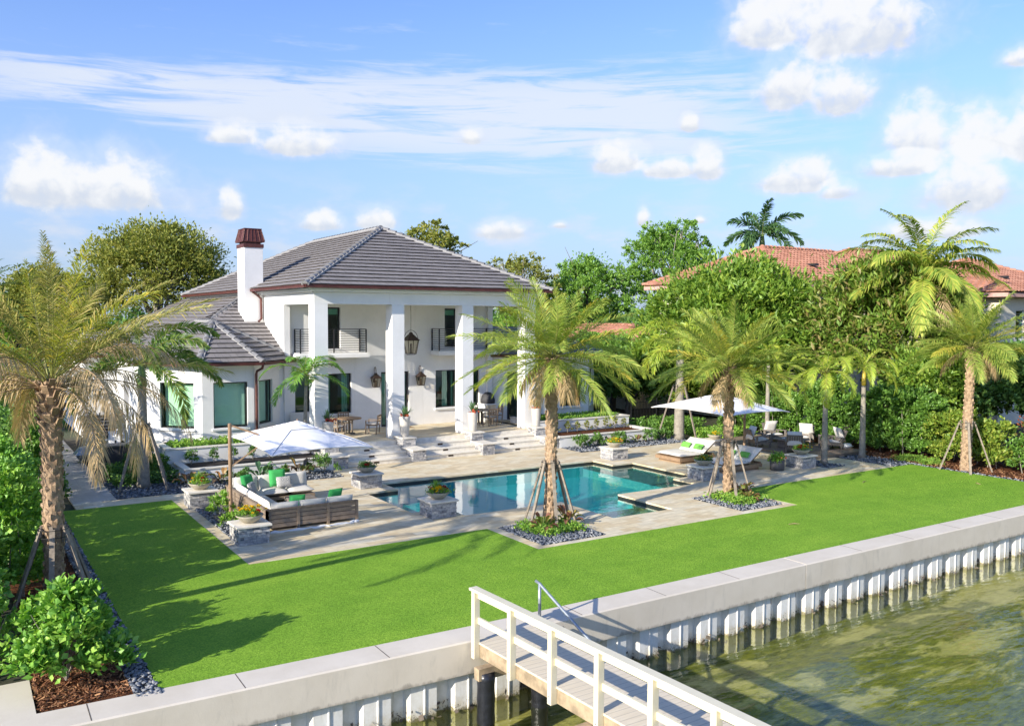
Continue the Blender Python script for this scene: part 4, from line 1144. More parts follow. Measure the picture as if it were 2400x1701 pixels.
def tree(name, label, base, blobs, trunk_top, r, leafm='tree', barkm='bark', nclump=220, nleaf=36, L=.3, wd=.16, group=None, cs=.26, cat='tree', nlimb=7, **kw):
    """blobs relative to the base; parts trunk and crown"""
    t = thing(name, label, cat, base, 0, group)
    mb = MB(); trunk_limbs(mb, (0, 0, -.05), trunk_top, r, blobs, nlimb); mb.build('trunk', M[barkm], t, smooth=True)
    lv = LV(); clumps(lv, blobs, nclump, nleaf, L, wd, cs, **kw); lv.obj('crown', M[leafm], t)
    return t
def blobset(n, R_, H, z0, rmin=.28, rmax=.48, rng=RNG, dome=1.):
    """n lobes arranged through a dome of radius R_, height H above z0"""
    out = [(0, 0, z0+H*.5, R_*.62, R_*.62, H*.42)]
    for i in range(n):
        a = 2.4*i+rng.uniform(-.4, .4); q = math.sqrt((i+.6)/n); rr = R_*rng.uniform(rmin, rmax)
        z = z0+H*(.30+.62*(1-q**2*dome)*rng.uniform(.75, 1.1))-rr*.35
        out.append((math.cos(a)*q*(R_-rr*.6), math.sin(a)*q*(R_-rr*.6), z, rr, rr, rr*rng.uniform(.6, .85)))
    return out

# ---- palms
def frond(lv, rb, p, phi, th, L, bend, n=34, lmax=.5, wd=.032, vup=.35, droop=.25, curl=0., rr=.018, plume=0., rng=RNG, bare=.12, tw=0., drp0=0., flip=0.):
    """one feather leaf: arching rib plus two rows of leaflets (plume>0 sets them all round the rib)"""
    m_ = 14; s = np.linspace(0, 1, m_+1)
    el_ = th-bend*s**1.25; az_ = phi+curl*s
    T = np.stack([np.cos(el_)*np.sin(az_), np.cos(el_)*np.cos(az_), np.sin(el_)], 1)
    P = np.zeros((m_+1, 3)); P[0] = p
    for i in range(m_): P[i+1] = P[i]+(T[i]+T[i+1])*.5*L/m_
    rb.tube([Vector(q) for q in P], [rr*(1-.82*q) for q in s], 4, caps=False)
    k = np.linspace(bare, .995, n); k = k+rng.uniform(-.008, .008, n); k = np.clip(k, 0, 1)
    fi = k*m_; i0 = np.minimum(fi.astype(int), m_-1); f = (fi-i0)[:, None]
    pk = P[i0]*(1-f)+P[i0+1]*f; tk = nrmz(T[i0]*(1-f)+T[i0+1]*f)
    S = nrmz(np.cross(tk, np.array([0, 0, 1.])+1e-6)); N = np.cross(S, tk)
    if tw:
        a = tw*k[:, None]; S, N = S*np.cos(a)+N*np.sin(a), -S*np.sin(a)+N*np.cos(a)
    prof = np.sin(np.pi*np.clip((k-bare)/(1-bare), 0, 1)*.80+.42)**.8
    prof = np.clip(prof, .22, 1)
    for side in (-1, 1):
        a = (R(62)-R(34)*k+rng.normal(0, .10, n))[:, None]; v = (vup+rng.normal(0, .14, n))[:, None]
        if plume: v = v+rng.uniform(-plume, plume, n)[:, None]
        d = tk*np.cos(a)+side*S*np.sin(a)*np.cos(v)+N*np.sin(a)*np.sin(v)
        l = (lmax*prof*rng.uniform(.85, 1.12, n))[:, None]
        W_ = nrmz(np.cross(np.cross(d, tk), d))*wd*.5*rng.uniform(.8, 1.2, (n, 1))
        g = np.array([0, 0, -1.])
        mid = pk+d*l*.5+g*l*droop*.22; tip = pk+d*l*.95+g*l*droop
        V = np.stack([pk-W_*.5, pk+W_*.5, mid+W_, mid-W_, tip], 1).reshape(-1, 3)
        b = np.arange(n)[:, None]*5
        lv.add(V, b+np.array([[0, 1, 2, 3]]), b+np.array([[3, 2, 4]]))

def date_trunk(mb, H, r0, r1, lean=(0, 0), scal=1., sub_=1.):
    pts = []; rad = []
    for i in range(13):
        s = i/12; pts.append(Vector((lean[0]*s**1.5, lean[1]*s**1.5, H*s))); rad.append(r0*1.12 if i == 0 else r0+(r1-r0)*s)
    mb.tube(pts, [q*.90 for q in rad], 14)
    n = int(H*62*scal)
    for i in range(n):
        s = (i+.5)/n; a = i*2.39996; z = H*s; r = r0+(r1-r0)*s
        c = Vector((lean[0]*s**1.5, lean[1]*s**1.5, z)); o = Vector((math.cos(a), math.sin(a), 0)); tt = Vector((-math.sin(a), math.cos(a), 0)); up = Vector((0, 0, 1))
        w_ = r*.62*random.uniform(.85, 1.1); h = .085*random.uniform(.85, 1.2)/scal**.4; ou = .028*random.uniform(.7, 1.5)
        b0 = c+o*r*.90
        k = len(mb.v)
        mb.v += [tuple(b0-tt*w_*.5+up*h*.05), tuple(b0+o*ou*.2-up*h*.8), tuple(b0+tt*w_*.5+up*h*.05), tuple(b0+o*(ou+.004)+up*h*.62), tuple(b0+o*(ou*1.25)+up*h*.02), tuple(b0+up*h*.7)]
        for q in ((0, 1, 4), (1, 2, 4), (2, 3, 4), (3, 0, 4), (2, 5, 3), (0, 3, 5)): mb.f.append(tuple(k+j for j in q)); mb.mi.append(mb.cm)

def date_palm(label, base, H, r0, r1, ngreen, ndry, L, gm='palm', seed=1, lean=(0, 0), gold=8, elev=(-.25, 1.45), dryel=(-.9, .05), lm=.48, boots=True, name='date_palm', bend=(.7, 1.25)):
    rng = np.random.default_rng(seed); random.seed(seed)
    t = thing(name, label, 'palm tree', base)
    mb = MB(); date_trunk(mb, H, r0, r1, lean, .72); mb.build('trunk', M['datetrunk'], t)
    top = np.array([lean[0], lean[1], H])
    g, gd, dr = LV(), LV(), LV(); rb, rd = MB(), MB()
    for i in range(ngreen):
        s = (i+.5)/ngreen; phi = i*2.39996+rng.normal(0, .18); th = elev[1]+(elev[0]-elev[1])*s**.8+rng.normal(0, .10)
        ll = L*rng.uniform(.82, 1.08)*(.78+.22*min(1, s*2.2))
        p = top+np.array([math.sin(phi)*r1*.5, math.cos(phi)*r1*.5, .18*(1-s)])
        tgt = gd if (gold and i % max(2, int(ngreen/gold)) == 1) else g
        frond(tgt, rb, p, phi, th, ll, rng.uniform(*bend)*(.6+.5*s), 84, lm*rng.uniform(.9, 1.15), .021, .40, rng.uniform(.18, .45), rng.normal(0, .28), .015, .38, rng=rng, tw=rng.normal(0, .5))
    for i in range(ndry):
        s = (i+.5)/max(1, ndry); phi = i*2.39996+.9+rng.normal(0, .15); th = dryel[1]+(dryel[0]-dryel[1])*s+rng.normal(0, .08)
        if ndry > 9 and math.cos(phi-math.pi) > .55 and i % 3: continue
        p = top+np.array([math.sin(phi)*r1*.8, math.cos(phi)*r1*.8, -.10])
        frond(dr, rd, p, phi, th, L*rng.uniform(.66, .86)*(1. if ndry > 9 else .62), rng.uniform(1.3, 2.0)*(1. if ndry > 9 else .8), 74, lm*.85, .02, -.15, .75, rng.normal(0, .15), .02, rng=rng, plume=.25)
    cr = g.obj('crown', M[gm], t)
    if gd.V: gd.obj('golden_fronds', M['palmgold'], t)
    rb.build('frond_ribs', M['rachis'], t)
    if ndry: dr.obj('dry_fronds', M['palmdry'], t); rd.build('dry_frond_ribs', M['rachisdry'], t)
    if boots:
        b = MB()
        for i in range(34):
            a = i*2.4; z = H-.02-.028*i; q = Vector((math.cos(a), math.sin(a), 0)); s = z/H
            c = Vector((lean[0], lean[1], z))+q*r1*.88
            b.bar(c, c+q*.10+Vector((0, 0, .16)), .12, .035, up=tuple(q))
        b.build('cut_frond_boots', M['datetrunk'], t)
    return t
def brace(base, r, h, n, spread, label, a0=0., w_=.085):
    t = thing('palm_brace', label, 'tree stakes', base, 0, 'timber braces round the palm trunks')
    for i in range(n):
        a = a0+2*math.pi*i/n; o = Vector((math.cos(a), math.sin(a), 0))
        b = MB(); b.bar(o*spread+Vector((0, 0, .0)), o*(r+.06)+Vector((0, 0, h)), w_, .05, up=tuple(o)); b.build('stake', M['stake'], t)
    for z in (h-.02, h-.17):
        b = MB()
        for i in range(20):
            a, c = 2*math.pi*i/20, 2*math.pi*(i+1)/20; q = r+.085+(h-z)*.20
            b.bar((math.cos(a)*q, math.sin(a)*q, z), (math.cos(c)*q, math.sin(c)*q, z), .025, .012)
        b.build('strap', M['strap'], t)
    for i in range(5):
        b = MB(); a = a0+.3+2*math.pi*i/5; o = Vector((math.cos(a), math.sin(a), 0)); b.bar(o*(r+.01)+Vector((0, 0, h-.30)), o*(r+.03)+Vector((0, 0, h+.06)), .07, .03, up=tuple(o))
        b.build('batten', M['stake'], t)
    return t

# the four date palms of the garden
date_palm('tall date palm at the left lawn edge with many brown dry fronds', (1.68, 20.2, 0), 4.65, .20, .215, 28, 28, 3.75, 'palmtan', 21, (.0, .0), gold=6, elev=(.30, 1.45), dryel=(-.05, .90), lm=.56, bend=(.4, .95))
brace((1.68, 20.2, 0), .20, 1.62, 6, .85, 'weathered timber stakes strapped round the left date palm', .35, .10)
date_palm('date palm in the square pebble bed between the pool and the lawn, centre', (14.57, 20.45, 0), 4.85, .165, .175, 54, 6, 2.95, 'palm', 33, (.05, 0), gold=7, elev=(-.24, 1.32), dryel=(-.6, .0), lm=.54, bend=(.35, .85))
brace((14.57, 20.45, 0), .175, 1.86, 6, .80, 'pale timber stakes strapped round the central date palm by the pool', .15)
date_palm('date palm in the pebble bed at the right end of the pool terrace', (21.93, 20.45, 0), 4.35, .165, .17, 54, 6, 2.7, 'palm', 45, (-.03, 0), gold=9, elev=(-.06, 1.32), dryel=(-.6, .0), lm=.54, bend=(.35, .85))
brace((21.93, 20.45, 0), .175, 1.92, 5, .78, 'timber stakes strapped round the right pool date palm', .5)
date_palm('date palm with a slim ringed trunk standing in the mulch at the right lawn corner', (33.85, 19.0, 0), 4.9, .215, .15, 52, 4, 2.7, 'palm', 57, (.1, -.05), gold=7, elev=(-.24, 1.32), dryel=(-.6, .0), lm=.54, bend=(.35, .85))
brace((33.85, 19.0, 0), .20, 1.98, 4, .95, 'long timber stakes strapped round the palm at the right lawn corner', .7)

def slim_palm(label, base, H, r, nf, L, gm, seed, shaft=.7, elev=(-.2, 1.35), bend=(1.2, 1.9), plume=0., lm=.42, name='slim_palm', trunkm='palebark', shaftm=None, lean=(0, 0), wd=.04, dry=0, n=34, swell=1.25, droop=.25):
    """ringed trunk, green crownshaft, a few arching fronds"""
    rng = np.random.default_rng(seed)
    t = thing(name, label, 'palm tree', base)
    mb = MB(); N = 16
    pts = [Vector((lean[0]*(i/N)**1.6, lean[1]*(i/N)**1.6, H*i/N)) for i in range(N+1)]
    mb.tube(pts, [r*(swell if i == 0 else 1.08-.38*i/N) for i in range(N+1)], 12)
    for i in range(int(H/.13)):
        s = i*.13/H; q = 1.08-.38*s; c = Vector((lean[0]*s**1.6, lean[1]*s**1.6, H*s)); mb.tube([c, c+Vector((0, 0, .018))], [r*q*1.03, r*q*1.03], 12, caps=False)
    mb.build('trunk', M[trunkm], t, smooth=True)
    tp = np.array([lean[0], lean[1], H])
    b = MB(); b.tube([tp, tp+np.array([0, 0, shaft*.3]), tp+np.array([0, 0, shaft])], [r*.75, r*.82, r*.42], 10); b.build('crownshaft', M[shaftm or 'shaft'], t, smooth=True)
    lv, rb = LV(), MB(); p = tp+np.array([0, 0, shaft*.95])
    for i in range(nf):
        s = (i+.5)/nf; phi = i*2.39996+seed+rng.normal(0, .15); th = elev[1]+(elev[0]-elev[1])*s+rng.normal(0, .07)
        frond(lv, rb, p, phi, th, L*rng.uniform(.9, 1.08), rng.uniform(*bend), n, lm, wd, .3, droop, rng.normal(0, .2), .022, plume, rng, bare=.10)
    lv.obj('crown', M[gm], t); rb.build('frond_ribs', M['rachis'], t)
    if dry:
        lv, rb = LV(), MB()
        for i in range(dry):
            phi = i*2.4+1.3; frond(lv, rb, p-np.array([0, 0, .25]), phi, -.2, L*.8, 1.2, 40, lm*.9, .03, -.1, .7, 0, .02, .2, rng)
        lv.obj('dry_fronds', M['palmdry'], t); rb.build('dry_frond_ribs', M['rachisdry'], t)
    return t
M['foxtail'] = leafmat('dark_foxtail', [(.05, .105, .022), (.075, .14, .026), (.11, .175, .032), (.15, .18, .04)], .35, .4, .05, kk=1.5)
M['palmsun'] = leafmat('coconut_frond', [(.10, .155, .025), (.14, .19, .03), (.20, .22, .035), (.26, .25, .05)], .35, .4, .05)
M['shaft'] = simple('green_crownshaft', (.16, .24, .06), .5, .15, 5.)
M['goldshaft'] = simple('gold_crownshaft', (.42, .31, .04), .5, .2, 5.)

# palm outside the left edge whose shadow crosses the lawn
slim_palm('slim palm left of the date palm, arching over the hedge', (-3.4, 17.75, 0), 6.1, .20, 10, 3.2, 'palmgrn', 3, .6, (-.1, 1.2), (1.1, 1.7), lm=.55, lean=(0, -.9), name='coconut_palm')
# planted in the upper left planter, by the corner column
slim_palm('small green palm in front of the corner porch column', (11.95, 33.95, .9), 2.35, .085, 11, 1.95, 'palmgrn', 8, .45, (-.15, 1.3), (1.2, 1.9), lm=.52, name='small_palm', wd=.05, n=34, lean=(.05, 0), droop=.3)
# foxtails
slim_palm('foxtail palm with bushy drooping fronds in the pebble bed beside the bay', (5.55, 32.5, 0), 3.5, .20, 12, 3.3, 'foxtail', 14, .9, (.0, 1.3), (1.3, 2.0), plume=2.6, lm=.46, name='foxtail_palm', wd=.042, n=150, droop=.2)
brace((5.55, 32.5, 0), .19, 2.25, 4, 1.1, 'thin timber stakes strapped round the foxtail palm beside the bay', .6, .09)
slim_palm('yellow green foxtail palm with a stout pale trunk beside the right planter', (30.46, 31.7, 0), 4.0, .26, 14, 2.9, 'palmyel', 27, .9, (-.3, 1.3), (1.2, 1.9), plume=1.3, lm=.54, name='foxtail_palm', wd=.04, n=76)
brace((30.46, 31.7, 0), .26, 2.7, 3, 1.15, 'timber stakes strapped round the stout foxtail palm', .6, .08)
# adonidias on the right
slim_palm('adonidia palm with a yellow crownshaft in the small triangular pebble bed', (30.4, 23.05, 0), 3.1, .125, 12, 2.15, 'palmyel', 5, .75, (-.1, 1.35), (1.9, 2.6), lm=.40, shaftm='goldshaft', name='adonidia_palm', wd=.03, n=66, swell=1.5)
slim_palm('adonidia palm with a yellow crownshaft standing against the hedge at the deck corner', (33.23, 23.25, 0), 3.15, .13, 11, 2.15, 'palmyel', 6, .8, (.1, 1.4), (1.9, 2.6), lm=.40, shaftm='goldshaft', name='adonidia_palm', wd=.03, n=66, swell=1.5)
slim_palm('adonidia palm standing behind the armchairs close to the hedge', (34.5, 29.6, 0), 3.7, .12, 9, 1.7, 'palmyel', 9, .7, (-.1, 1.35), (1.8, 2.5), lm=.38, name='adonidia_palm', wd=.03, n=66)
# tall coconut behind the hedge, royal palm behind the neighbour
slim_palm('tall coconut palm rising behind the hedge at the right', (40.6, 25.4, 0), 7.6, .24, 28, 4.4, 'palmsun', 12, .7, (-.5, 1.45), (.9, 1.6), lm=1.0, name='coconut_palm', trunkm='palebark', wd=.06, n=96, lean=(.1, -.1), dry=3, droop=.5)
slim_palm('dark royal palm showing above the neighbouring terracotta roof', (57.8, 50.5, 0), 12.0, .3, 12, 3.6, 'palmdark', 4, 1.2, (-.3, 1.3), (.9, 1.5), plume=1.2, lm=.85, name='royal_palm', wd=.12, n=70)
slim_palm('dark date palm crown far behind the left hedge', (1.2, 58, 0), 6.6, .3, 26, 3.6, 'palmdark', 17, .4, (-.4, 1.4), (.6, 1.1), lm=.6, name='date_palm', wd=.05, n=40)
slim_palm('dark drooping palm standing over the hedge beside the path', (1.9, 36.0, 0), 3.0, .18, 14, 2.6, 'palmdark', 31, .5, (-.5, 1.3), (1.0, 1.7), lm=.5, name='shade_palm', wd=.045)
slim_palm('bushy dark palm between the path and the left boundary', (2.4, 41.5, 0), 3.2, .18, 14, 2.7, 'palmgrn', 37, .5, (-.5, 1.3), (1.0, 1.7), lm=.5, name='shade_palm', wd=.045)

# ---- hedges
def hedge(name, label, x0, x1, ys, zf, leafm, L, wd, dens, cs=.3, stems=True, part=None):
    t = thing(name, label, 'hedge', ((x0+x1)/2, ys[0], 0))
    lv = LV(); rng = np.random.default_rng(int(abs(x0)*100+ys[0]*7))
    y = ys[0]; blobs = []
    while y < ys[1]:
        h = zf(y)*rng.uniform(.88, 1.12); w_ = (x1-x0)/2
        for z in np.arange(.45, h, .55):
            blobs.append(((x0+x1)/2+rng.normal(0, .14)-(x0+x1)/2, y+rng.normal(0, .12)-ys[0], min(z, h-.35), w_*rng.uniform(.75, 1.08), .5, .42))
        y += .62
    clumps(lv, blobs, int(len(blobs)*dens), 26, L, wd, cs, updir=.55, zmin=.12, rng=rng, shell=(.55, 1.05))
    lv.obj('foliage', M[leafm], t)
    b = MB()
    for i in range(int((ys[1]-ys[0])/.5)):
        p = Vector((rng.normal(0, .2), i*.5+rng.normal(0, .1), 0)); b.tube([p, p+Vector((rng.normal(0, .15), rng.normal(0, .15), zf(ys[0]+i*.5)*.7))], [.022, .01], 5)
    b.build('stems', M['palebark'], t)
    return t
hedge('clusia_hedge', 'tall glossy clusia hedge along the left boundary, behind the date palm', .0, 1.75, (20.9, 30.5), lambda y: 2.35+.25*math.sin(y*1.3), 'clusia', .125, .09, 24)
hedge('clusia_hedge', 'bright clusia hedge at the left frame edge beside the braced date palm', -.95, .62, (16.9, 20.7), lambda y: 1.65+.15*math.sin(y*1.3), 'clusia', .125, .09, 30)
hedge('boundary_hedge', 'dark hedge along the far left side of the paved path', 1.2, 2.9, (31, 46), lambda y: 2.9+.3*math.sin(y), 'hedge', .17, .09, 14)
hedge('boundary_hedge', 'dense glossy green hedge along the right boundary behind the armchairs', 34.9, 36.6, (21.6, 34.0), lambda y: 2.75+.35*math.sin(y*1.7), 'hedge', .16, .10, 22)
hedge('boundary_hedge', 'pale yellow green hedge at the right boundary behind the corner palm', 34.9, 36.2, (18.6, 21.5), lambda y: 2.0+.25*math.sin(y*2), 'hedgeyel', .16, .10, 22)
hedge('boundary_hedge', 'low bright green hedge at the far right end of the lawn', 34.7, 36.2, (13.9, 18.2), lambda y: 1.35+.15*math.sin(y*2), 'hedge', .14, .09, 22)

def shrub(name, label, base, R_, H, leafm, L, wd, nclump=20, nleaf=22, group=None, cs=.42, cat='shrub', stems=6, updir=.6, seed=None, rot=0):
    rng = np.random.default_rng(seed if seed is not None else int(abs(base[0]*131+base[1]*17)*10))
    t = thing(name, label, cat, base, rot, group)
    lv = LV(); bl = blobset(6, R_, H, H*.02, .4, .55, rng)
    clumps(lv, bl, nclump, nleaf, L, wd, cs, updir=updir, zmin=.03, rng=rng); lv.obj('foliage', M[leafm], t)
    b = MB()
    for i in range(stems):
        a = i*2.4; b.tube([(0, 0, 0), (math.cos(a)*R_*.3, math.sin(a)*R_*.3, H*.4), (math.cos(a)*R_*.6, math.sin(a)*R_*.6, H*.75)], [.014*R_+.005, .010*R_+.004, .004], 5)
    b.build('stems', M['palebark'], t)
    return t
shrub('clusia_bush', 'round leaved clusia bush in the mulch at the near left corner', (1.45, 15.8, 0), .84, 1.62, 'clusia', .135, .10, 150, 38, cs=.36, seed=4, stems=7)
shrub('clusia_bush', 'lower clusia bush behind the near corner bush at the left frame edge', (.25, 16.9, 0), .8, 1.3, 'clusia', .12, .09, 50, 26, cs=.36, seed=9)

# ---- background trees: (name, label, base, radius, height of crown, crown base, trunk r, leaf, n lobes, clumps, leaves, L, wd)
def crown_tree(name, label, x, y, R_, H, z0, r, leafm, nl=12, nc=240, nlf=34, L=.34, wd=.2, seed=1, cs=.26, barkm='bark', group=None, lobes=(.28, .46), nlimb=8, dense=False):
    rng = np.random.default_rng(seed)
    bl = blobset(nl, R_, H, z0, lobes[0], lobes[1], rng)
    if dense: bl += [(0, 0, z0+H*.50, R_*.90, R_*.90, H*.47)]*2
    return tree(name, label, (x, y, 0), bl, (0, 0, z0+H*.35), r, leafm, barkm, nc, nlf, L, wd, group, cs, nlimb=nlimb, rng=rng)
crown_tree('oak_tree', 'broad olive gold oak rising behind the left wing of the house', 11.6, 62, 5.6, 8.6, 4.0, .4, 'oak', 24, 1500, 32, .24, .12, 3, .13, dense=True, barkm= 'palebark', lobes=(.20, .34))
crown_tree('oak_tree', 'small oak crown behind the left palm, lower than its neighbour', 5.2, 66, 3.6, 5.4, 4.2, .3, 'oak', 14, 480, 30, .24, .12, 5, .16, dense=True)
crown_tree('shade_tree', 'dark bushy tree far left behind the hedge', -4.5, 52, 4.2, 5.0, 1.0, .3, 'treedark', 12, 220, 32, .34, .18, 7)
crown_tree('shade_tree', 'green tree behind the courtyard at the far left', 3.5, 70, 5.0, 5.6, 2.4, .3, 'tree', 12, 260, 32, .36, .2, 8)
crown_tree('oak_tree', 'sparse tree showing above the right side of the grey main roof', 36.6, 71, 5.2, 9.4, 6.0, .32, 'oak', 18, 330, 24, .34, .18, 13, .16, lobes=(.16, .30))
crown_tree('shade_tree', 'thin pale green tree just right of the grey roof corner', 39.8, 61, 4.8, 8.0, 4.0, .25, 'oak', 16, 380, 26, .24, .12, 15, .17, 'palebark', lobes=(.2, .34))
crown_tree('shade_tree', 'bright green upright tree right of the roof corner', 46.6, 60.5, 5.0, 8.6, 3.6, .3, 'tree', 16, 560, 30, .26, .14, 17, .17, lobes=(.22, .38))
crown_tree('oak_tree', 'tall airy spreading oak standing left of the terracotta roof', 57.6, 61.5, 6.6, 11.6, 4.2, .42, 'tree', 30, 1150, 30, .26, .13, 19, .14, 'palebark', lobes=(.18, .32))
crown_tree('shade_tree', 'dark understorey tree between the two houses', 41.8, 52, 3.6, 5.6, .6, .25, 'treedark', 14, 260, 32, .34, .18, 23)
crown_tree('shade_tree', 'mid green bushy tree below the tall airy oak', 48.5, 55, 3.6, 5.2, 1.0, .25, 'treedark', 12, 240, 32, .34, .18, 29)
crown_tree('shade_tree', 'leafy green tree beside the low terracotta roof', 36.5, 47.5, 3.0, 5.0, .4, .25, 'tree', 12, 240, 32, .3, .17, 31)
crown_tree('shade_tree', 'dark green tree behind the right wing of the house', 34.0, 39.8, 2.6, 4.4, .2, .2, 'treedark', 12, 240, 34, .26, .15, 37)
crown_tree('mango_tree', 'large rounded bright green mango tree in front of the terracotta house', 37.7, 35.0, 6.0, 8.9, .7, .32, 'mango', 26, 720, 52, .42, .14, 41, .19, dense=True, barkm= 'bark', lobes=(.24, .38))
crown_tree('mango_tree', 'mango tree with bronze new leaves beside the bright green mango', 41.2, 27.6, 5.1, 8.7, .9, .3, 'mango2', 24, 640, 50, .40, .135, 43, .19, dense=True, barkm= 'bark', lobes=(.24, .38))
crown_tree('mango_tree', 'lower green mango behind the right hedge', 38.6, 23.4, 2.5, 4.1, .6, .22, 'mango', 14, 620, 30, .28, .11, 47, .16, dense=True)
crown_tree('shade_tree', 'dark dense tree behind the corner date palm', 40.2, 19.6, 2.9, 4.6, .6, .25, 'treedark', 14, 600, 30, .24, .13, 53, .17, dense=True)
crown_tree('shade_tree', 'green tree at the far right behind the coconut palm', 60.5, 25.5, 4.0, 5.2, 4.4, .3, 'oak', 12, 240, 30, .34, .18, 59)
crown_tree('shade_tree', 'leafy tree under the coconut palm at the right edge', 44.5, 20.3, 3.0, 4.2, .8, .25, 'mango2', 12, 480, 30, .28, .13, 61, .18, dense=True)
shrub('bougainvillea_bush', 'red orange flowering bush at the right edge above the low hedge', (37.6, 17.4, 0), 1.7, 2.6, 'redbush', .14, .10, 70, 30, cs=.34)
for i, (x, y, R_, H, z0, lf, lab) in enumerate(((37.5, 56, 3.4, 6.2, .5, 'tree', 'green tree filling the gap right of the white house'), (43.0, 63, 4.0, 7.2, 1.0, 'treedark', 'dark green tree behind the gap between the houses'), (50.5, 66, 4.4, 8.0, 1.0, 'tree', 'tall green tree behind the airy oak'), (32.5, 50, 3.0, 5.6, .3, 'tree', 'bushy green tree close to the right wing of the house'), (36.5, 38.5, 2.4, 4.6, .2, 'mango', 'bright green bushy tree left of the big mango'), (35.9, 43.5, 2.6, 5.0, .2, 'tree', 'green tree in front of the low terracotta roof'))):
    crown_tree('shade_tree', lab, x, y, R_, H, z0, .22, lf, 14, 420, 32, .28, .15, 101+i, .19, dense=True)
def far_trees():
    rng = np.random.default_rng(77); lv = LV(); bl = []
    for i in range(95):
        a = R(-14+i*.98); d = rng.uniform(85, 150); h = rng.uniform(3.2, 5.6)*d/100
        bl.append((math.sin(a)*d, math.cos(a)*d, h*.55, rng.uniform(4, 7), rng.uniform(4, 7), h*.75))
    clumps(lv, bl, 2600, 20, .75, .5, .3, rng=rng)
    o = lv.obj('distant_trees', M['treedark']); tag(o, 'low band of far off trees along the horizon', 'trees', kind='stuff')
far_trees()

# ---- planting in beds and planters
def tuft_leaves(lv, c, n, L, wd, el=(.5, 1.3), rng=RNG, curve=.5):
    """sword leaves fanning from one point"""
    for i in range(n):
        a = rng.uniform(0, 6.283); e = rng.uniform(*el); l = L*rng.uniform(.7, 1.1)
        d0 = np.array([math.cos(a)*math.cos(e), math.sin(a)*math.cos(e), math.sin(e)]); s = np.array([-math.sin(a), math.cos(a), 0])*wd/2
        p0 = np.array(c); p1 = p0+d0*l*.5; p2 = p1+(d0-np.array([0, 0, curve*.5]))*l*.3; p3 = p2+(d0-np.array([0, 0, curve*1.1]))*l*.22
        V = [p0-s*.5, p0+s*.5, p1+s, p1-s, p2+s*.8, p2-s*.8, p3]
        lv.add(V, [(0, 1, 2, 3), (3, 2, 4, 5)], [(5, 4, 6)])
def broad_plant(name, label, base, n, L, wd, leafm, seed, group=None, el=(.35, 1.2)):
    rng = np.random.default_rng(seed); t = thing(name, label, 'plant', base, 0, group); lv = LV()
    for i in range(n):
        a = i*2.4+rng.normal(0, .2); e = rng.uniform(*el); l = L*rng.uniform(.7, 1.1)
        d = np.array([math.cos(a)*math.cos(e), math.sin(a)*math.cos(e), math.sin(e)]); s = np.array([-math.sin(a), math.cos(a), 0.])
        st = l*.35; p0 = np.zeros(3); b = d*st; g = np.array([0, 0, -1.])
        m1 = b+d*l*.35; m2 = m1+(d+g*.5)*l*.28; tip = m2+(d+g*1.1)*l*.22; f = np.array([0, 0, 1])*wd*.18
        V = [p0-s*.006, p0+s*.006, b+s*.01, b-s*.01, b, m1+s*wd/2+f, m1, m1-s*wd/2+f, m2+s*wd*.36+f, m2, m2-s*wd*.36+f, tip]
        lv.add(V, [(0, 1, 2, 3), (6, 9, 8, 5), (6, 7, 10, 9)], [(4, 6, 5), (4, 7, 6), (9, 11, 8), (9, 10, 11)])
    lv.obj('leaves', M[leafm], t); return t
def ground_cover(name, label, rect, n, L, wd, leafm, h=.16, base=0., hole=None):
    rng = np.random.default_rng(int(rect[0]*10)+n); lv = LV(); x0, x1, y0, y1 = rect
    k = max(8, n//14); cc = np.stack([rng.uniform(x0+.1, x1-.1, k), rng.uniform(y0+.1, y1-.1, k), np.zeros(k)], 1)
    c = np.repeat(cc, 14, 0)+np.stack([rng.normal(0, .11, k*14), rng.normal(0, .11, k*14), base+rng.uniform(.02, h, k*14)], 1)
    c[:, 0] = np.clip(c[:, 0], x0, x1); c[:, 1] = np.clip(c[:, 1], y0, y1)
    d = np.stack([rng.normal(0, 1, k*14), rng.normal(0, 1, k*14), rng.uniform(.1, 1, k*14)], 1)
    leaves(lv, c, nrmz(d), L*rng.uniform(.7, 1.3, k*14), wd, rng=rng)
    return tag(lv.obj(name, M[leafm]), label, 'ground cover', kind='stuff')
ground_cover('ground_cover', 'fresh green ground cover around the foot of the central palm', (13.35, 15.0, 19.15, 20.7), 2600, .10, .05, 'cover_leaf', .20)
ground_cover('ground_cover', 'fresh green ground cover around the foot of the right pool palm', (21.0, 22.6, 19.15, 20.75), 2400, .10, .05, 'cover_leaf', .20)
ground_cover('trailing_plants', 'trailing green plants in the upper left planter', (6.95, 11.9, 34.6, 36.4), 3000, .16, .05, 'cover_leaf', .22, .92)
ground_cover('trailing_plants', 'trailing green plants in the upper right planter', (24.0, 29.3, 34.65, 36.4), 3000, .16, .05, 'cover_leaf', .20, .92)
ground_cover('low_ground_cover', 'dark low ground cover in the left courtyard bed', (4.6, 6.9, 32.6, 36.5), 3200, .14, .07, 'shrub', .42)
ground_cover('grassy_tufts', 'low green tufts at the edge of the pebbles near the right palm', (33.6, 34.9, 20.2, 22.2), 1100, .22, .02, 'cover_leaf', .22)
ground_cover('edge_plants', 'bright green leafy plants between the right planter and the hedge', (29.7, 34.0, 32.6, 35.6), 3200, .17, .09, 'hedge', .75)
ground_cover('edge_plants', 'green leafy plants below the right hedge beside the pebbles', (31.3, 34.6, 30.2, 32.4), 2200, .15, .07, 'cover_leaf', .5)
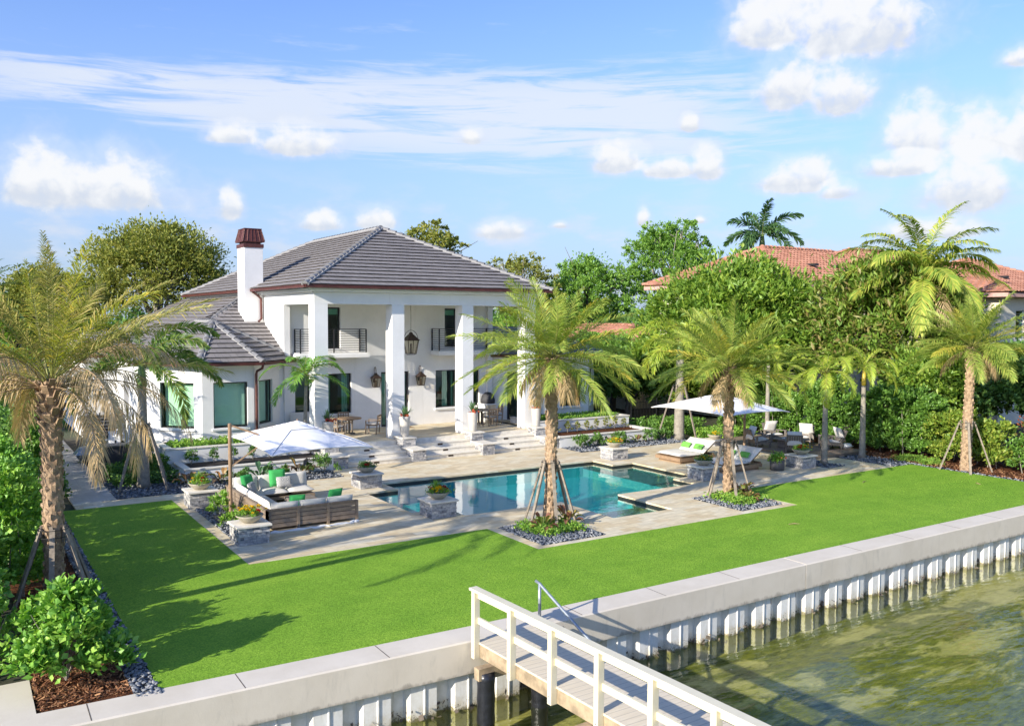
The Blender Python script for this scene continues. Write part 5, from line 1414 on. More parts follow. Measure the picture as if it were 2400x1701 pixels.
for i, (x, y, lab) in enumerate(((13.95, 19.9, 'red and green ti plant left of the central palm trunk'), (14.9, 20.05, 'red and green ti plant right of the central palm trunk'), (22.35, 20.15, 'large red and yellow ti plant beside the right pool palm'), (22.0, 19.55, 'small yellow ti plant in front of the right pool palm'))):
    broad_plant('ti_plant', lab, (x, y, .05), 18, .62 if i != 3 else .42, .17, 'ti', 60+i)
sh = shrub('green_shrub', 'upright leafy shrub in the pebble strip behind the sofa', (6.62, 26.3, 0), .42, .85, 'cover_leaf', .15, .045, 26, 26)
shrub('green_shrub', 'small leafy shrub at the near end of the pebble strip by the sofa', (6.6, 25.1, 0), .3, .45, 'cover_leaf', .13, .04, 18, 22)
# bed under the left planter
xs_ = [(7.0, 31.9, 'croton', .55, .8), (8.1, 31.8, 'croton', .5, .75), (8.7, 31.4, 'shrub', .3, .45), (9.5, 31.9, 'croton', .5, .85), (10.15, 31.4, 'shrub', .3, .42), (11.0, 31.9, 'croton', .5, .9), (11.9, 31.8, 'shrub', .55, .8)]
labs = ['dark bronze crinkled plant at the left end below the lower left planter', 'bronze leaved plant behind the left flower bowl', 'small dark shrub in the pebbles behind the umbrella pole', 'broad dark leaved plant below the lower left planter, right of the umbrella pole', 'low green shrub between the two broad dark plants', 'tall broad leaved dark plant in front of the lower left planter', 'round green shrub at the right end below the lower left planter']
for i, (x, y, m_, r_, h) in enumerate(xs_):
    if m_ == 'croton': broad_plant('broad_leaf_plant', labs[i], (x, y, 0), 14, .75*h/.8, .22, 'croton' if i != 3 else 'spike', 80+i)
    else: shrub('green_shrub', labs[i], (x, y, 0), r_, h, 'shrub', .14, .05, 26, 26)
for i, x in enumerate((7.5, 8.4, 9.0, 9.9, 10.5, 11.4)):
    shrub('clipped_seedling', 'small upright dark seedling in the pebbles below the lower left planter', (x, 32.05, 0), .16, .5, 'shrub', .10, .04, 12, 16, group='seedlings in the left pebble bed')
labs = ['leafy shrub at the left end of the bed below the right planter', 'leafy shrub beside the back right flower pedestal', 'bronze spiky plant behind the yellow flower bowl', 'green shrub right of the yellow flower bowl below the right planter', 'bronze tinted plant near the right end of the lower right planter', 'green shrub at the right end of the lower right planter', 'bushy shrub at the foot of the stout foxtail palm']
for i, (x, m_) in enumerate(((24.5, 'shrub'), (25.3, 'shrub'), (26.0, 'croton'), (26.8, 'shrub'), (27.8, 'croton'), (28.7, 'shrub'), (29.5, 'shrub'))):
    if m_ == 'croton': broad_plant('broad_leaf_plant', labs[i], (x, 31.85, 0), 12, .6, .16, 'ti' if i > 3 else 'croton', 95+i)
    else: shrub('green_shrub', labs[i], (x, 31.9, 0), .46, .62, 'shrub', .16, .05, 26, 26)
# little espaliers in the planters
es = shrub('espalier_seedling', 'small dark upright shrub against the white upper left planter wall', (7.5, 34.0, .42), .30, .62, 'shrub', .10, .045, 18, 20, group='small shrubs along the left planter wall', seed=2)
for x in (8.35, 9.05, 9.85, 10.5, 11.3): dup(es, (x, 34.05, .42), x*3, scale=(.7, .7, random.uniform(.95, 1.2)))
es = shrub('espalier_seedling', 'small wispy upright shrub against the white upper right planter wall', (24.6, 34.1, .42), .20, .60, 'oak', .09, .035, 14, 14, group='small shrubs along the right planter wall', seed=3)
for x in (25.3, 25.9, 26.5, 27.1, 27.7, 28.3, 28.9): dup(es, (x, 34.1, .42), x*5, scale=(1, 1, random.uniform(.8, 1.15)))
shrub('courtyard_shrub', 'tall dark conical shrub at the foot of the left foxtail palm', (6.0, 35.2, 0), .7, 1.6, 'treedark', .12, .05, 60, 26)
shrub('courtyard_shrub', 'dark rounded shrub beside the corner of the upper left planter', (6.2, 33.9, 0), .6, 1.0, 'shrub', .13, .06, 46, 26)
shrub('courtyard_shrub', 'low dark shrub beside the paved path in the courtyard bed', (4.95, 34.0, 0), .5, .6, 'shrub', .13, .06, 36, 26)
shrub('path_shrub', 'small green shrub at the corner of the path behind the left palm', (2.75, 31.0, 0), .4, .8, 'shrub', .12, .05, 30, 26)

# ================================================================== garden objects
# ---- ledgestone pedestals with flower bowls
PEDS = [(6.12, 28.06, 'stone pedestal at the back left of the sofa, beside the lawn corner', 'left'), (6.16, 22.72, 'stone pedestal at the front left of the sofa, nearest the lawn edge', 'front'),
        (11.86, 28.12, 'stone pedestal between the sofa and the back left pool corner', ''), (11.90, 22.78, 'stone pedestal at the front left pool corner', ''),
        (23.34, 28.25, 'stone pedestal at the back right pool corner', ''), (23.24, 22.88, 'stone pedestal in front of the sunloungers at the right pool corner', ''),
        (28.55, 22.66, 'stone pedestal beside the slate pot at the right of the terrace', ''), (30.2, 29.0, 'low stone pedestal behind the rear sunlounger', '')]
BOWL = ['cast stone bowl with ornamental grass and a red flower, back left of the sofa', 'cast stone bowl overflowing with yellow and red flowers at the front left of the sofa', 'cast stone bowl with dark leaves and one red flower cluster between sofa and pool', 'cast stone bowl with tall grass and big yellow flowers at the front left pool corner',
        'cast stone bowl with a yellow dome and pink flowers at the back right pool corner', 'shaded cast stone bowl of small yellow flowers in front of the sunloungers', 'cast stone bowl of yellow and red pansies beside the slate pot', 'cast stone bowl with orange yellow flowers behind the rear sunlounger']
def b_peds():
    for i, (x, y, lab, _) in enumerate(PEDS):
        t = thing('stone_pedestal', lab, 'pedestal', (x+.43, y+.43, 0), 0, 'ledgestone pedestals round the terrace')
        hz = .46 if i != 7 else .22
        b = MB(); ledge(b, -.41, .41, -.41, .41, 0, hz, .075); b.build('stone_block', M['ledge'], t)
        MB().box(-.47, .47, -.47, .47, hz, hz+.055).build('cap_slab', M['limestone'], t, bevel=.008)
        z = hz+.055
        bw = thing('flower_bowl', BOWL[i], 'flower bowl', (x+.43, y+.43, z), 0, 'flower bowls on the stone pedestals')
        MB().lathe([(.13, 0), (.17, .012), (.26, .08), (.345, .17), (.365, .21), (.35, .215), (.325, .185), (.0, .17)], 28).build('bowl', M['bowl'], bw, smooth=True)
        rng = np.random.default_rng(300+i)
        lv = LV()
        clumps(lv, [(0, 0, .22, .34, .34, .13)], 26, 26, .07, .032, .4, updir=.8, zmin=.17, rng=rng)
        if i in (0, 3, 4): tuft_leaves(lv, (-.04, .05, .2), 150 if i != 4 else 110, .42 if i != 4 else .26, .010, (.7, 1.5), rng, .3)
        if i in (2, 5, 7, 1, 6): tuft_leaves(lv, (.0, .0, .2), 60, .26, .014, (.6, 1.4), rng, .5)
        lv.obj('foliage', M['cover_leaf'] if i not in (2, 5) else M['shrub'], bw)
        def blooms(name, m_, n, cx, cy, sp, sz, zz=.30):
            l2 = LV()
            for q in range(n):
                c = np.array([cx+rng.normal(0, sp), cy+rng.normal(0, sp), zz+rng.uniform(-.05, .08)])
                k = 14; o = nrmz(rng.normal(size=(k, 3))); o[:, 2] = abs(o[:, 2])
                leaves(l2, c+o*sz*.5, o, sz*.9, sz*.75, rnd=.3, rng=rng)
            l2.obj(name, m_, bw)
        if i == 0: blooms('red_flowers', M['red_fl'], 4, .06, -.16, .05, .07); blooms('yellow_flowers', M['yellow_fl'], 5, -.2, -.05, .09, .045)
        if i == 1: blooms('yellow_flowers', M['yellow_fl'], 22, -.05, -.05, .17, .055, .38); blooms('red_flowers', M['red_fl'], 5, .12, -.20, .06, .085)
        if i == 2: blooms('red_flowers', M['red_fl'], 4, -.05, -.2, .05, .08)
        if i == 3: blooms('yellow_flowers', M['yellow_fl'], 13, -.06, -.17, .09, .075); blooms('red_flowers', M['red_fl'], 8, .16, -.06, .08, .06); blooms('pink_flowers', M['pink_fl'], 4, -.22, .04, .05, .05)
        if i == 4: blooms('yellow_flowers', M['yellow_fl'], 20, -.05, -.08, .14, .06); blooms('pink_flowers', M['pink_fl'], 7, .22, -.14, .05, .06, .26)
        if i == 5: blooms('yellow_flowers', M['yellow_fl'], 16, 0, -.1, .14, .05)
        if i == 6: blooms('yellow_flowers', M['yellow_fl'], 12, .12, -.12, .12, .055); blooms('red_flowers', M['red_fl'], 10, -.14, -.12, .08, .055)
        if i == 7: blooms('yellow_flowers', M['yellow_fl'], 16, -.12, -.1, .1, .06)
b_peds()

# ---- tall pots on the cheek walls
def b_pots():
    labs = ['tall pale pot with spiky leaves and pink flowers left of the corner column', 'tall pale pot with spiky leaves and red bloom in front of the second column', 'tall pale pot with spiky leaves and coral flowers beside the wrapped third column', 'tall pale pot with spiky leaves at the right end of the porch steps']
    for i, x in enumerate((12.88, 16.36, 19.76, 23.25)):
        t = thing('tall_pot', labs[i], 'planter pot', (x, 33.85, .895), 0, 'tall pots on the step walls')
        MB().lathe([(.155, 0), (.17, .03), (.215, .45), (.235, .78), (.245, .86), (.225, .865), (.21, .80), (0, .79)], 28).build('pot', M['pot'], t, smooth=True)
        rng = np.random.default_rng(400+i); lv = LV(); tuft_leaves(lv, (0, 0, .8), 34, .62, .05, (.75, 1.5), rng, .25); lv.obj('spiky_leaves', M['spike'], t)
        lv = LV(); 
        for q in range(7):
            c = np.array([rng.normal(.03, .11), rng.normal(-.09, .07), .90+rng.uniform(-.03, .05)]); o = nrmz(rng.normal(size=(14, 3))); leaves(lv, c+o*.04, o, .075, .06, rnd=.3, rng=rng)
        lv.obj('flowers', M['pink_fl'], t)
b_pots()
def b_slatepot():
    t = thing('slate_pot', 'round dark grey pot with mixed green plants beside the right pedestal', 'planter pot', (27.55, 23.1, 0))
    MB().lathe([(.22, 0), (.275, .02), (.285, .20), (.285, .42), (.25, .42), (.24, .36), (0, .35)], 28).build('pot', M['greypot'], t, smooth=True)
    lv = LV(); rng = np.random.default_rng(9); clumps(lv, [(0, 0, .42, .36, .36, .22)], 26, 22, .12, .05, .4, updir=.7, zmin=.3, rng=rng); tuft_leaves(lv, (0, 0, .38), 40, .35, .02, (.5, 1.4), rng); lv.obj('foliage', M['cover_leaf'], t)
    lv = LV(); leaves(lv, np.stack([rng.normal(0, .2, 20), rng.normal(-.05, .2, 20), np.full(20, .55)], 1), rng.normal(size=(20, 3)), .07, .06); lv.obj('flowers', M['pink_fl'], t)
b_slatepot()

# ---- U-shaped garden sofa
def b_sofa():
    ox, oy = 8.6, 26.1
    t = thing('garden_sofa', 'large U shaped teak garden sofa with cream cushions on the terrace', 'sofa', (ox, oy, 0))
    X0, X1, Y0, Y1 = 7.30-ox, 9.98-ox, 23.92-oy, 28.22-oy
    f = MB(); th = .06
    def backpanel(a, b, n):      # boarded back between two points with posts
        a, b = Vector((*a, 0)), Vector((*b, 0)); d = (b-a); L = d.length; d.normalize()
        for i in range(4):
            z = .08+i*.125; f.bar(a+Vector((0, 0, z+.06)), b+Vector((0, 0, z+.06)), .03, .108)
        for i in range(n+1):
            p = a+d*(L*i/n); f.bar(p+Vector((0, 0, 0)), p+Vector((0, 0, .61)), .075, .075)
        f.bar(a+Vector((0, 0, .60)), b+Vector((0, 0, .60)), .08, .04)
    backpanel((X0, Y0), (X1, Y0), 3); backpanel((X0, Y0), (X0, Y1), 4); backpanel((X0, Y1), (X1-.05, Y1), 3)
    # seat bases
    for (a, b_, c, d) in ((X0+.05, X1, Y0+.05, Y0+.92), (X0+.05, X0+.92, Y0+.92, Y1-.92), (X0+.05, X1-.05, Y1-.92, Y1-.05)):
        f.box(a, b_, c, d, .14, .24)
    f.build('frame', M['sofawood'], t)
    W_ = (X1-X0)
    def cush(name, lst, m_='cushion'):
        for (c, sx, sy, h, rot) in lst:
            b = MB(); b.pillow((0, 0, 0), sx, sy, h, rot, 8); o = b.build(name, M[m_], t, smooth=True); o.location = c
    I = Matrix.Identity(3)
    seat = [((X0+.50+W_*.0+.45*0+.0, 0, 0), 0, 0, 0, I)]
    S = []
    for k in range(3): S.append(((X0+.50+k*(W_-.1)/3, Y0+.50, .36), (W_-.08)/3, .86, .19, I))
    for k in range(2): S.append(((X0+.50, Y0+1.53+k*1.23, .36), .86, 1.22, .19, I))
    for k in range(3): S.append(((X0+.50+k*(W_-.14)/3, Y1-.50, .36), (W_-.12)/3, .86, .19, I))
    cush('seat_cushion', S)
    Bk = []; tilt = R(74)
    rn = Matrix.Rotation(R(78), 3, 'X'); rl = Matrix.Rotation(R(-78), 3, 'Y') ; rf_ = Matrix.Rotation(R(-78), 3, 'X')
    for k in range(3): Bk.append(((X0+.55+k*(W_-.2)/3, Y0+.17, .55), (W_-.25)/3, .44, .18, rf_.inverted()@I if False else Matrix.Rotation(R(102), 3, 'X')))
    for k in range(3): Bk.append(((X0+.19, Y0+.85+k*1.15, .57), .44, 1.12, .18, Matrix.Rotation(R(78), 3, 'Y')))
    for k in range(3): Bk.append(((X0+.55+k*(W_-.2)/3, Y1-.17, .62), (W_-.25)/3, .48, .18, Matrix.Rotation(R(78), 3, 'X')))
    cush('back_cushion', Bk)
    def pil(name, label, loc, s, rot, m_):
        o = MB().pillow((0, 0, 0), s[0], s[1], .17, rot, 10).build(name, m_, None, smooth=True); o.location = loc; tag(o, label, 'pillow'); return o
    RX = lambda a, z=0: Matrix.Rotation(R(z), 3, 'Z')@Matrix.Rotation(R(a), 3, 'X')
    pil('throw_pillow', 'bright green pillow in the far left corner of the sofa, behind the umbrella pole', (ox+X0+.55, oy+Y1-.45, .72), (.5, .5), RX(72, 30), M['green_cloth'])
    pil('throw_pillow', 'tall bright green pillow in the middle of the far sofa back', (ox+.25, oy+Y1-.36, .76), (.54, .54), RX(76), M['green_cloth'])
    pil('throw_pillow', 'bright green pillow at the near left corner of the sofa', (ox+X0+1.0, oy+Y0+.40, .70), (.46, .40), RX(110, -8), M['green_cloth'])
    pil('throw_pillow', 'bright green pillow at the near right of the sofa', (ox+.85, oy+Y0+.40, .73), (.48, .44), RX(108, 12), M['green_cloth'])
    pil('throw_pillow', 'grey and white ogee patterned pillow leaning on the tall green pillow', (ox+.42, oy+Y1-.56, .64), (.52, .36), RX(70), M['ogee'])
    pil('throw_pillow', 'grey and white patterned pillow on the left side of the sofa', (ox+X0+.55, oy+Y1-.95, .63), (.46, .36), RX(70, 55), M['ogee'])
def m_ogee():
    m_, t, out = mat('ogee_cloth'); oc = t.n('ShaderNodeTexCoord').outputs['Object']; x, y, z = t.sep(oc)
    a = t.m('ABSOLUTE', t.m('SINE', t.m('MULTIPLY', x, 19))); b = t.m('ABSOLUTE', t.m('SINE', t.m('MULTIPLY', z, 17)))
    v = t.m('FRACT', t.m('MULTIPLY', t.m('ADD', a, b), 2.1))
    principled(t, out, t.mix(t.rng(v, .40, .55), (.62, .60, .56), (.22, .23, .26)), .9); return m_
M['ogee'] = m_ogee()
b_sofa()
def b_table():
    t = thing('coffee_table', 'dark grey slatted wooden coffee table inside the sofa', 'table', (9.1, 26.05, 0))
    b = MB()
    for i in range(9): b.box(-.42, .42, -.62+i*.1385, -.62+i*.1385+.13, .32, .36)
    b.build('table_top', M['driftwood'], t)
    b = MB(); b.box(-.40, .40, -.60, .60, .05, .315); b.build('base', M['driftwood'], t)
b_table()
# folded white cover on the terrace along the sofa
b = MB(); pts = [(7.3+i*.13, 23.62+.03*math.sin(i*1.7), .025+.012*math.sin(i*2.3)) for i in range(20)]; b.tube(pts, [.035+.012*math.sin(i*1.3) for i in range(20)], 7)
for q in range(4): b.lathe([(0, 0), (.07, .01), (.06, .06), (0, .08)], 8, (9.72+q*.06, 23.66+.04*(q % 2), 0))
tag(b.build('rolled_cover', M['white_cloth'], smooth=True), 'rolled pale fabric cover lying along the near side of the sofa', 'cover')

# ---- cantilever umbrellas
def umbrella(label, cx, cy, sx, sy, ztop, zrim, pole, ph, tilt=(0., 0.)):
    t = thing('cantilever_umbrella', label, 'umbrella', (pole[0], pole[1], 0), 0, 'white cantilever umbrellas')
    L = Vector((pole[0], pole[1], 0))
    n = 14; b = MB(); c = Vector((cx, cy, 0))-L
    def Z(u, v):
        m_ = max(abs(u), abs(v)); q = min(abs(u), abs(v))/max(m_, 1e-6)
        return ztop-(ztop-zrim)*(m_**.93)-.07*m_*m_*q**6+.04*m_*m_*(1-q)+tilt[0]*u+tilt[1]*v
    for i in range(n):
        for j in range(n):
            P = []
            for (a, d) in ((i, j), (i+1, j), (i+1, j+1), (i, j+1)):
                u, v = -1+2*a/n, -1+2*d/n; P.append((c.x+u*sx/2, c.y+v*sy/2, Z(u, v)))
            b.quad(*P)
    o = b.build('canopy', M['white_cloth'], t)
    so_ = o.modifiers.new('thickness', 'SOLIDIFY'); so_.thickness = .012
    b = MB(); n2 = 6
    for i in range(n2):
        for j in range(n2):
            P = []
            for (a, d) in ((i, j), (i+1, j), (i+1, j+1), (i, j+1)):
                u, v = (-1+2*a/n2)*.30, (-1+2*d/n2)*.30; P.append((c.x+u*sx/2, c.y+v*sy/2, Z(u, v)+.03))
            b.quad(*P)
    vt = b.build('vent_flap', M['white_cloth'], t)
    s2 = vt.modifiers.new('thickness', 'SOLIDIFY'); s2.thickness = .01
    sm = MB()
    for (u, v) in ((-1, -1), (1, -1), (1, 1), (-1, 1)):
        pts = [(c.x+u*k*sx/2, c.y+v*k*sy/2, Z(u*k, v*k)+.008) for k in (.02, .3, .6, .8, .995)]; sm.tube(pts, .012, 5)
    for (a, d) in (((-1, -1), (1, -1)), ((1, -1), (1, 1)), ((1, 1), (-1, 1)), ((-1, 1), (-1, -1))):
        pts = []
        for k in range(9):
            u, v = a[0]+(d[0]-a[0])*k/8, a[1]+(d[1]-a[1])*k/8; pts.append((c.x+u*sx/2, c.y+v*sy/2, Z(u, v)))
        sm.tube(pts, .014, 5)
    sm.build('seams', M['cushion'], t)
    r = MB()
    for (u, v) in ((-1, -1), (1, -1), (1, 1), (-1, 1), (0, -1), (0, 1), (1, 0), (-1, 0)):
        pts = [(c.x+u*k*sx/2, c.y+v*k*sy/2, Z(u*k, v*k)-.035) for k in (.02, .35, .7, .98)]
        for a, d in zip(pts[:-1], pts[1:]): r.bar(a, d, .025, .025)
    r.tube([(c.x, c.y, ztop-.35), (c.x, c.y, ztop+.06)], .03, 8)
    r.build('ribs', M['teakwarm'], t)
    b = MB(); b.tube([(0, 0, 0), (0, 0, ph)], .055, 12); b.tube([(0, 0, .95), (0, 0, 1.02)], .068, 12); b.build('pole', M['teakwarm'], t)
    b = MB(); b.bar((0, 0, ph-.05), c*.42+Vector((0, 0, ztop-.38)), .035, .05); b.bar((0, 0, 1.55), Vector((c.x*.40, c.y*.40, 2.12)), .04, .04); b.bar(Vector((c.x*.40, c.y*.40, 2.12)), Vector((c.x, c.y, ztop-.3)), .04, .04); b.build('arm', M['teakwarm'], t)
    b = MB(); b.box(-.42, .42, -.42, .42, 0, .07); b.build('base_plate', M['driftwood'], t, bevel=.01)
    b = MB(); b.tube([(.07, .02, ph-.2), (.11, .03, ph-.9), (.09, .05, 1.1), (.10, .02, .95)], .008, 5); b.build('cord', M['white_cloth'], t)
    return t
umbrella('white cantilever umbrella over the sofa with its wooden pole on the left', 8.72, 25.45, 3.0, 4.5, 2.88, 2.30, (6.86, 26.05), 2.86, (.0, .0))
umbrella('white cantilever umbrella over the sunloungers with its wooden pole on the right', 27.0, 25.75, 3.6, 4.4, 2.88, 2.28, (29.35, 26.45), 2.84)

# ---- sunloungers
def lounger(label, x, y):
    t = thing('double_sunlounger', label, 'sunlounger', (x, y, 0), 0, 'double sunloungers by the pool')
    f = MB(); f.box(.0, 2.05, 0, 1.5, .10, .24); f.box(.12, 1.95, .1, 1.4, 0, .10)
    f.bar((1.35, .1, .26), (1.98, .1, .70), .06, .06); f.bar((1.35, 1.4, .26), (1.98, 1.4, .70), .06, .06); f.box(1.97, 2.03, .05, 1.45, .24, .30)
    for i in range(6): f.bar((1.40+i*.11, .06, .30+i*.077), (1.40+i*.11, 1.44, .30+i*.077), .09, .02, up=(-.57, 0, .82))
    f.bar((1.85, .3, .24), (1.85, .3, .62), .04, .04); f.bar((1.85, 1.2, .24), (1.85, 1.2, .62), .04, .04)
    f.build('frame', M['teakwarm'], t)
    an = R(-35)
    for k in range(2):
        b = MB(); b.pillow((.70, .38+k*.74, .325), 1.36, .75, .17, None, 8); b.build('mattress', M['cushion'], t, smooth=True)
        b = MB(); b.pillow((1.70, .38+k*.74, .60), .86, .75, .16, Matrix.Rotation(an, 3, 'Y'), 8); b.build('headrest_cushion', M['cushion'], t, smooth=True)
    for k in range(2):
        o = MB().pillow((0, 0, 0), .26, .50, .15, Matrix.Rotation(R(-48), 3, 'Y'), 8).build('lumbar_pillow', M['lime_cloth'], None, smooth=True); o.location = (x+1.42, y+.38+k*.74, .60)
        tag(o, f"leaf green pillow on the {'near' if k == 0 else 'far'} half of the {'rear' if y > 25 else 'front'} sunlounger", 'pillow')
lounger('double sunlounger with cream mattress nearer the house, rear one by the pool', 25.15, 26.1)
lounger('double sunlounger with cream mattress nearer the lawn, partly hidden by the palm', 25.15, 23.55)

# ---- raised timber deck with fire table and club chairs
def b_deckarea():
    t = thing('timber_deck', 'low brown timber deck under the armchairs beside the right hedge', 'deck', (30.85, 23.95, 0))
    b = MB()
    for i in range(24): b.box(0, 3.75, i*.262, i*.262+.256, .085, .12)
    b.build('boards', M['teak'], t); b = MB(); b.box(.02, 3.73, .02, 6.26, 0, .083); b.build('frame', M['driftwood'], t)
    t = thing('fire_table', 'square wooden fire table with pale top in the middle of the armchairs', 'table', (32.35, 26.35, .12))
    b = MB(); b.box(-.58, .58, -.58, .58, .36, .42)
    b.build('table_top', M['driftwood'], t)
    b = MB(); b.box(-.40, .40, -.40, .40, 0, .36)
    for i in range(9): b.box(-.42+i*.097, -.42+i*.097+.085, -.42, .42, .02, .35)
    b.build('base', M['driftwood'], t); b = MB(); b.box(-.3, .3, -.3, .3, .421, .44); b.build('burner_cover', M['white_cloth'], t)
    def chair(label, x, y, rz, first):
        if first is None:
            c = thing('club_chair', label, 'armchair', (x, y, .12), rz, 'wooden armchairs round the fire table')
            f = MB()   # faces +y
            for s in (-1, 1):
                f.bar((s*.36, .36, 0), (s*.36, .36, .55), .07, .07); f.bar((s*.36, -.30, 0), (s*.36, -.30, .50), .06, .06); f.bar((s*.36, .40, .57), (s*.36, -.46, .50), .10, .035); f.bar((s*.36, .36, .28), (s*.36, -.42, .16), .04, .10)
            f.bar((-.36, .34, .26), (.36, .34, .26), .04, .11); f.box(-.33, .33, -.38, .34, .2, .23)
            for i in range(7): f.bar((-.30+i*.1, -.34, .16), (-.30+i*.1, -.62, .80), .085, .025, up=(0, 1, .4))
            f.bar((-.35, -.62, .80), (.35, -.62, .80), .05, .07); f.build('frame', M['driftwood'], c)
            b = MB(); b.pillow((0, -.01, .315), .64, .70, .17, Matrix.Rotation(R(8), 3, 'X'), 8); b.build('seat_cushion', M['cushion'], c, smooth=True)
            b = MB(); b.pillow((0, -.41, .66), .62, .64, .16, Matrix.Rotation(R(66+180*0), 3, 'X')@Matrix.Identity(3), 8); b.build('back_cushion', M['cushion'], c, smooth=True)
            for o in c.children:
                if o.name.startswith('back_c'): pass
            return c
        return dup(first, (x, y, .12), rz, label)
    c0 = chair('wooden armchair seen from behind, nearest the sunlounger', 31.35, 25.35, R(-50), None)
    chair('wooden armchair left of the fire table beside the umbrella pole', 31.35, 27.35, R(-110), c0)
    chair('wooden armchair facing the pool, standing farthest back against the hedge', 33.35, 28.15, R(160), c0)
    chair('wooden armchair right of the fire table, half hidden by an adonidia trunk', 33.75, 26.75, R(115), c0)
    chair('wooden armchair tilted low at the right end of the deck', 33.75, 25.25, R(70), c0)
    b = MB(); b.pillow((0, 0, .1), .6, .42, .26, None, 6); o = b.build('folded_throw', M['white_cloth'], None, smooth=True); o.location = (34.35, 24.9, .12); tag(o, 'crumpled white throw on the deck behind the right armchair', 'throw')
b_deckarea()

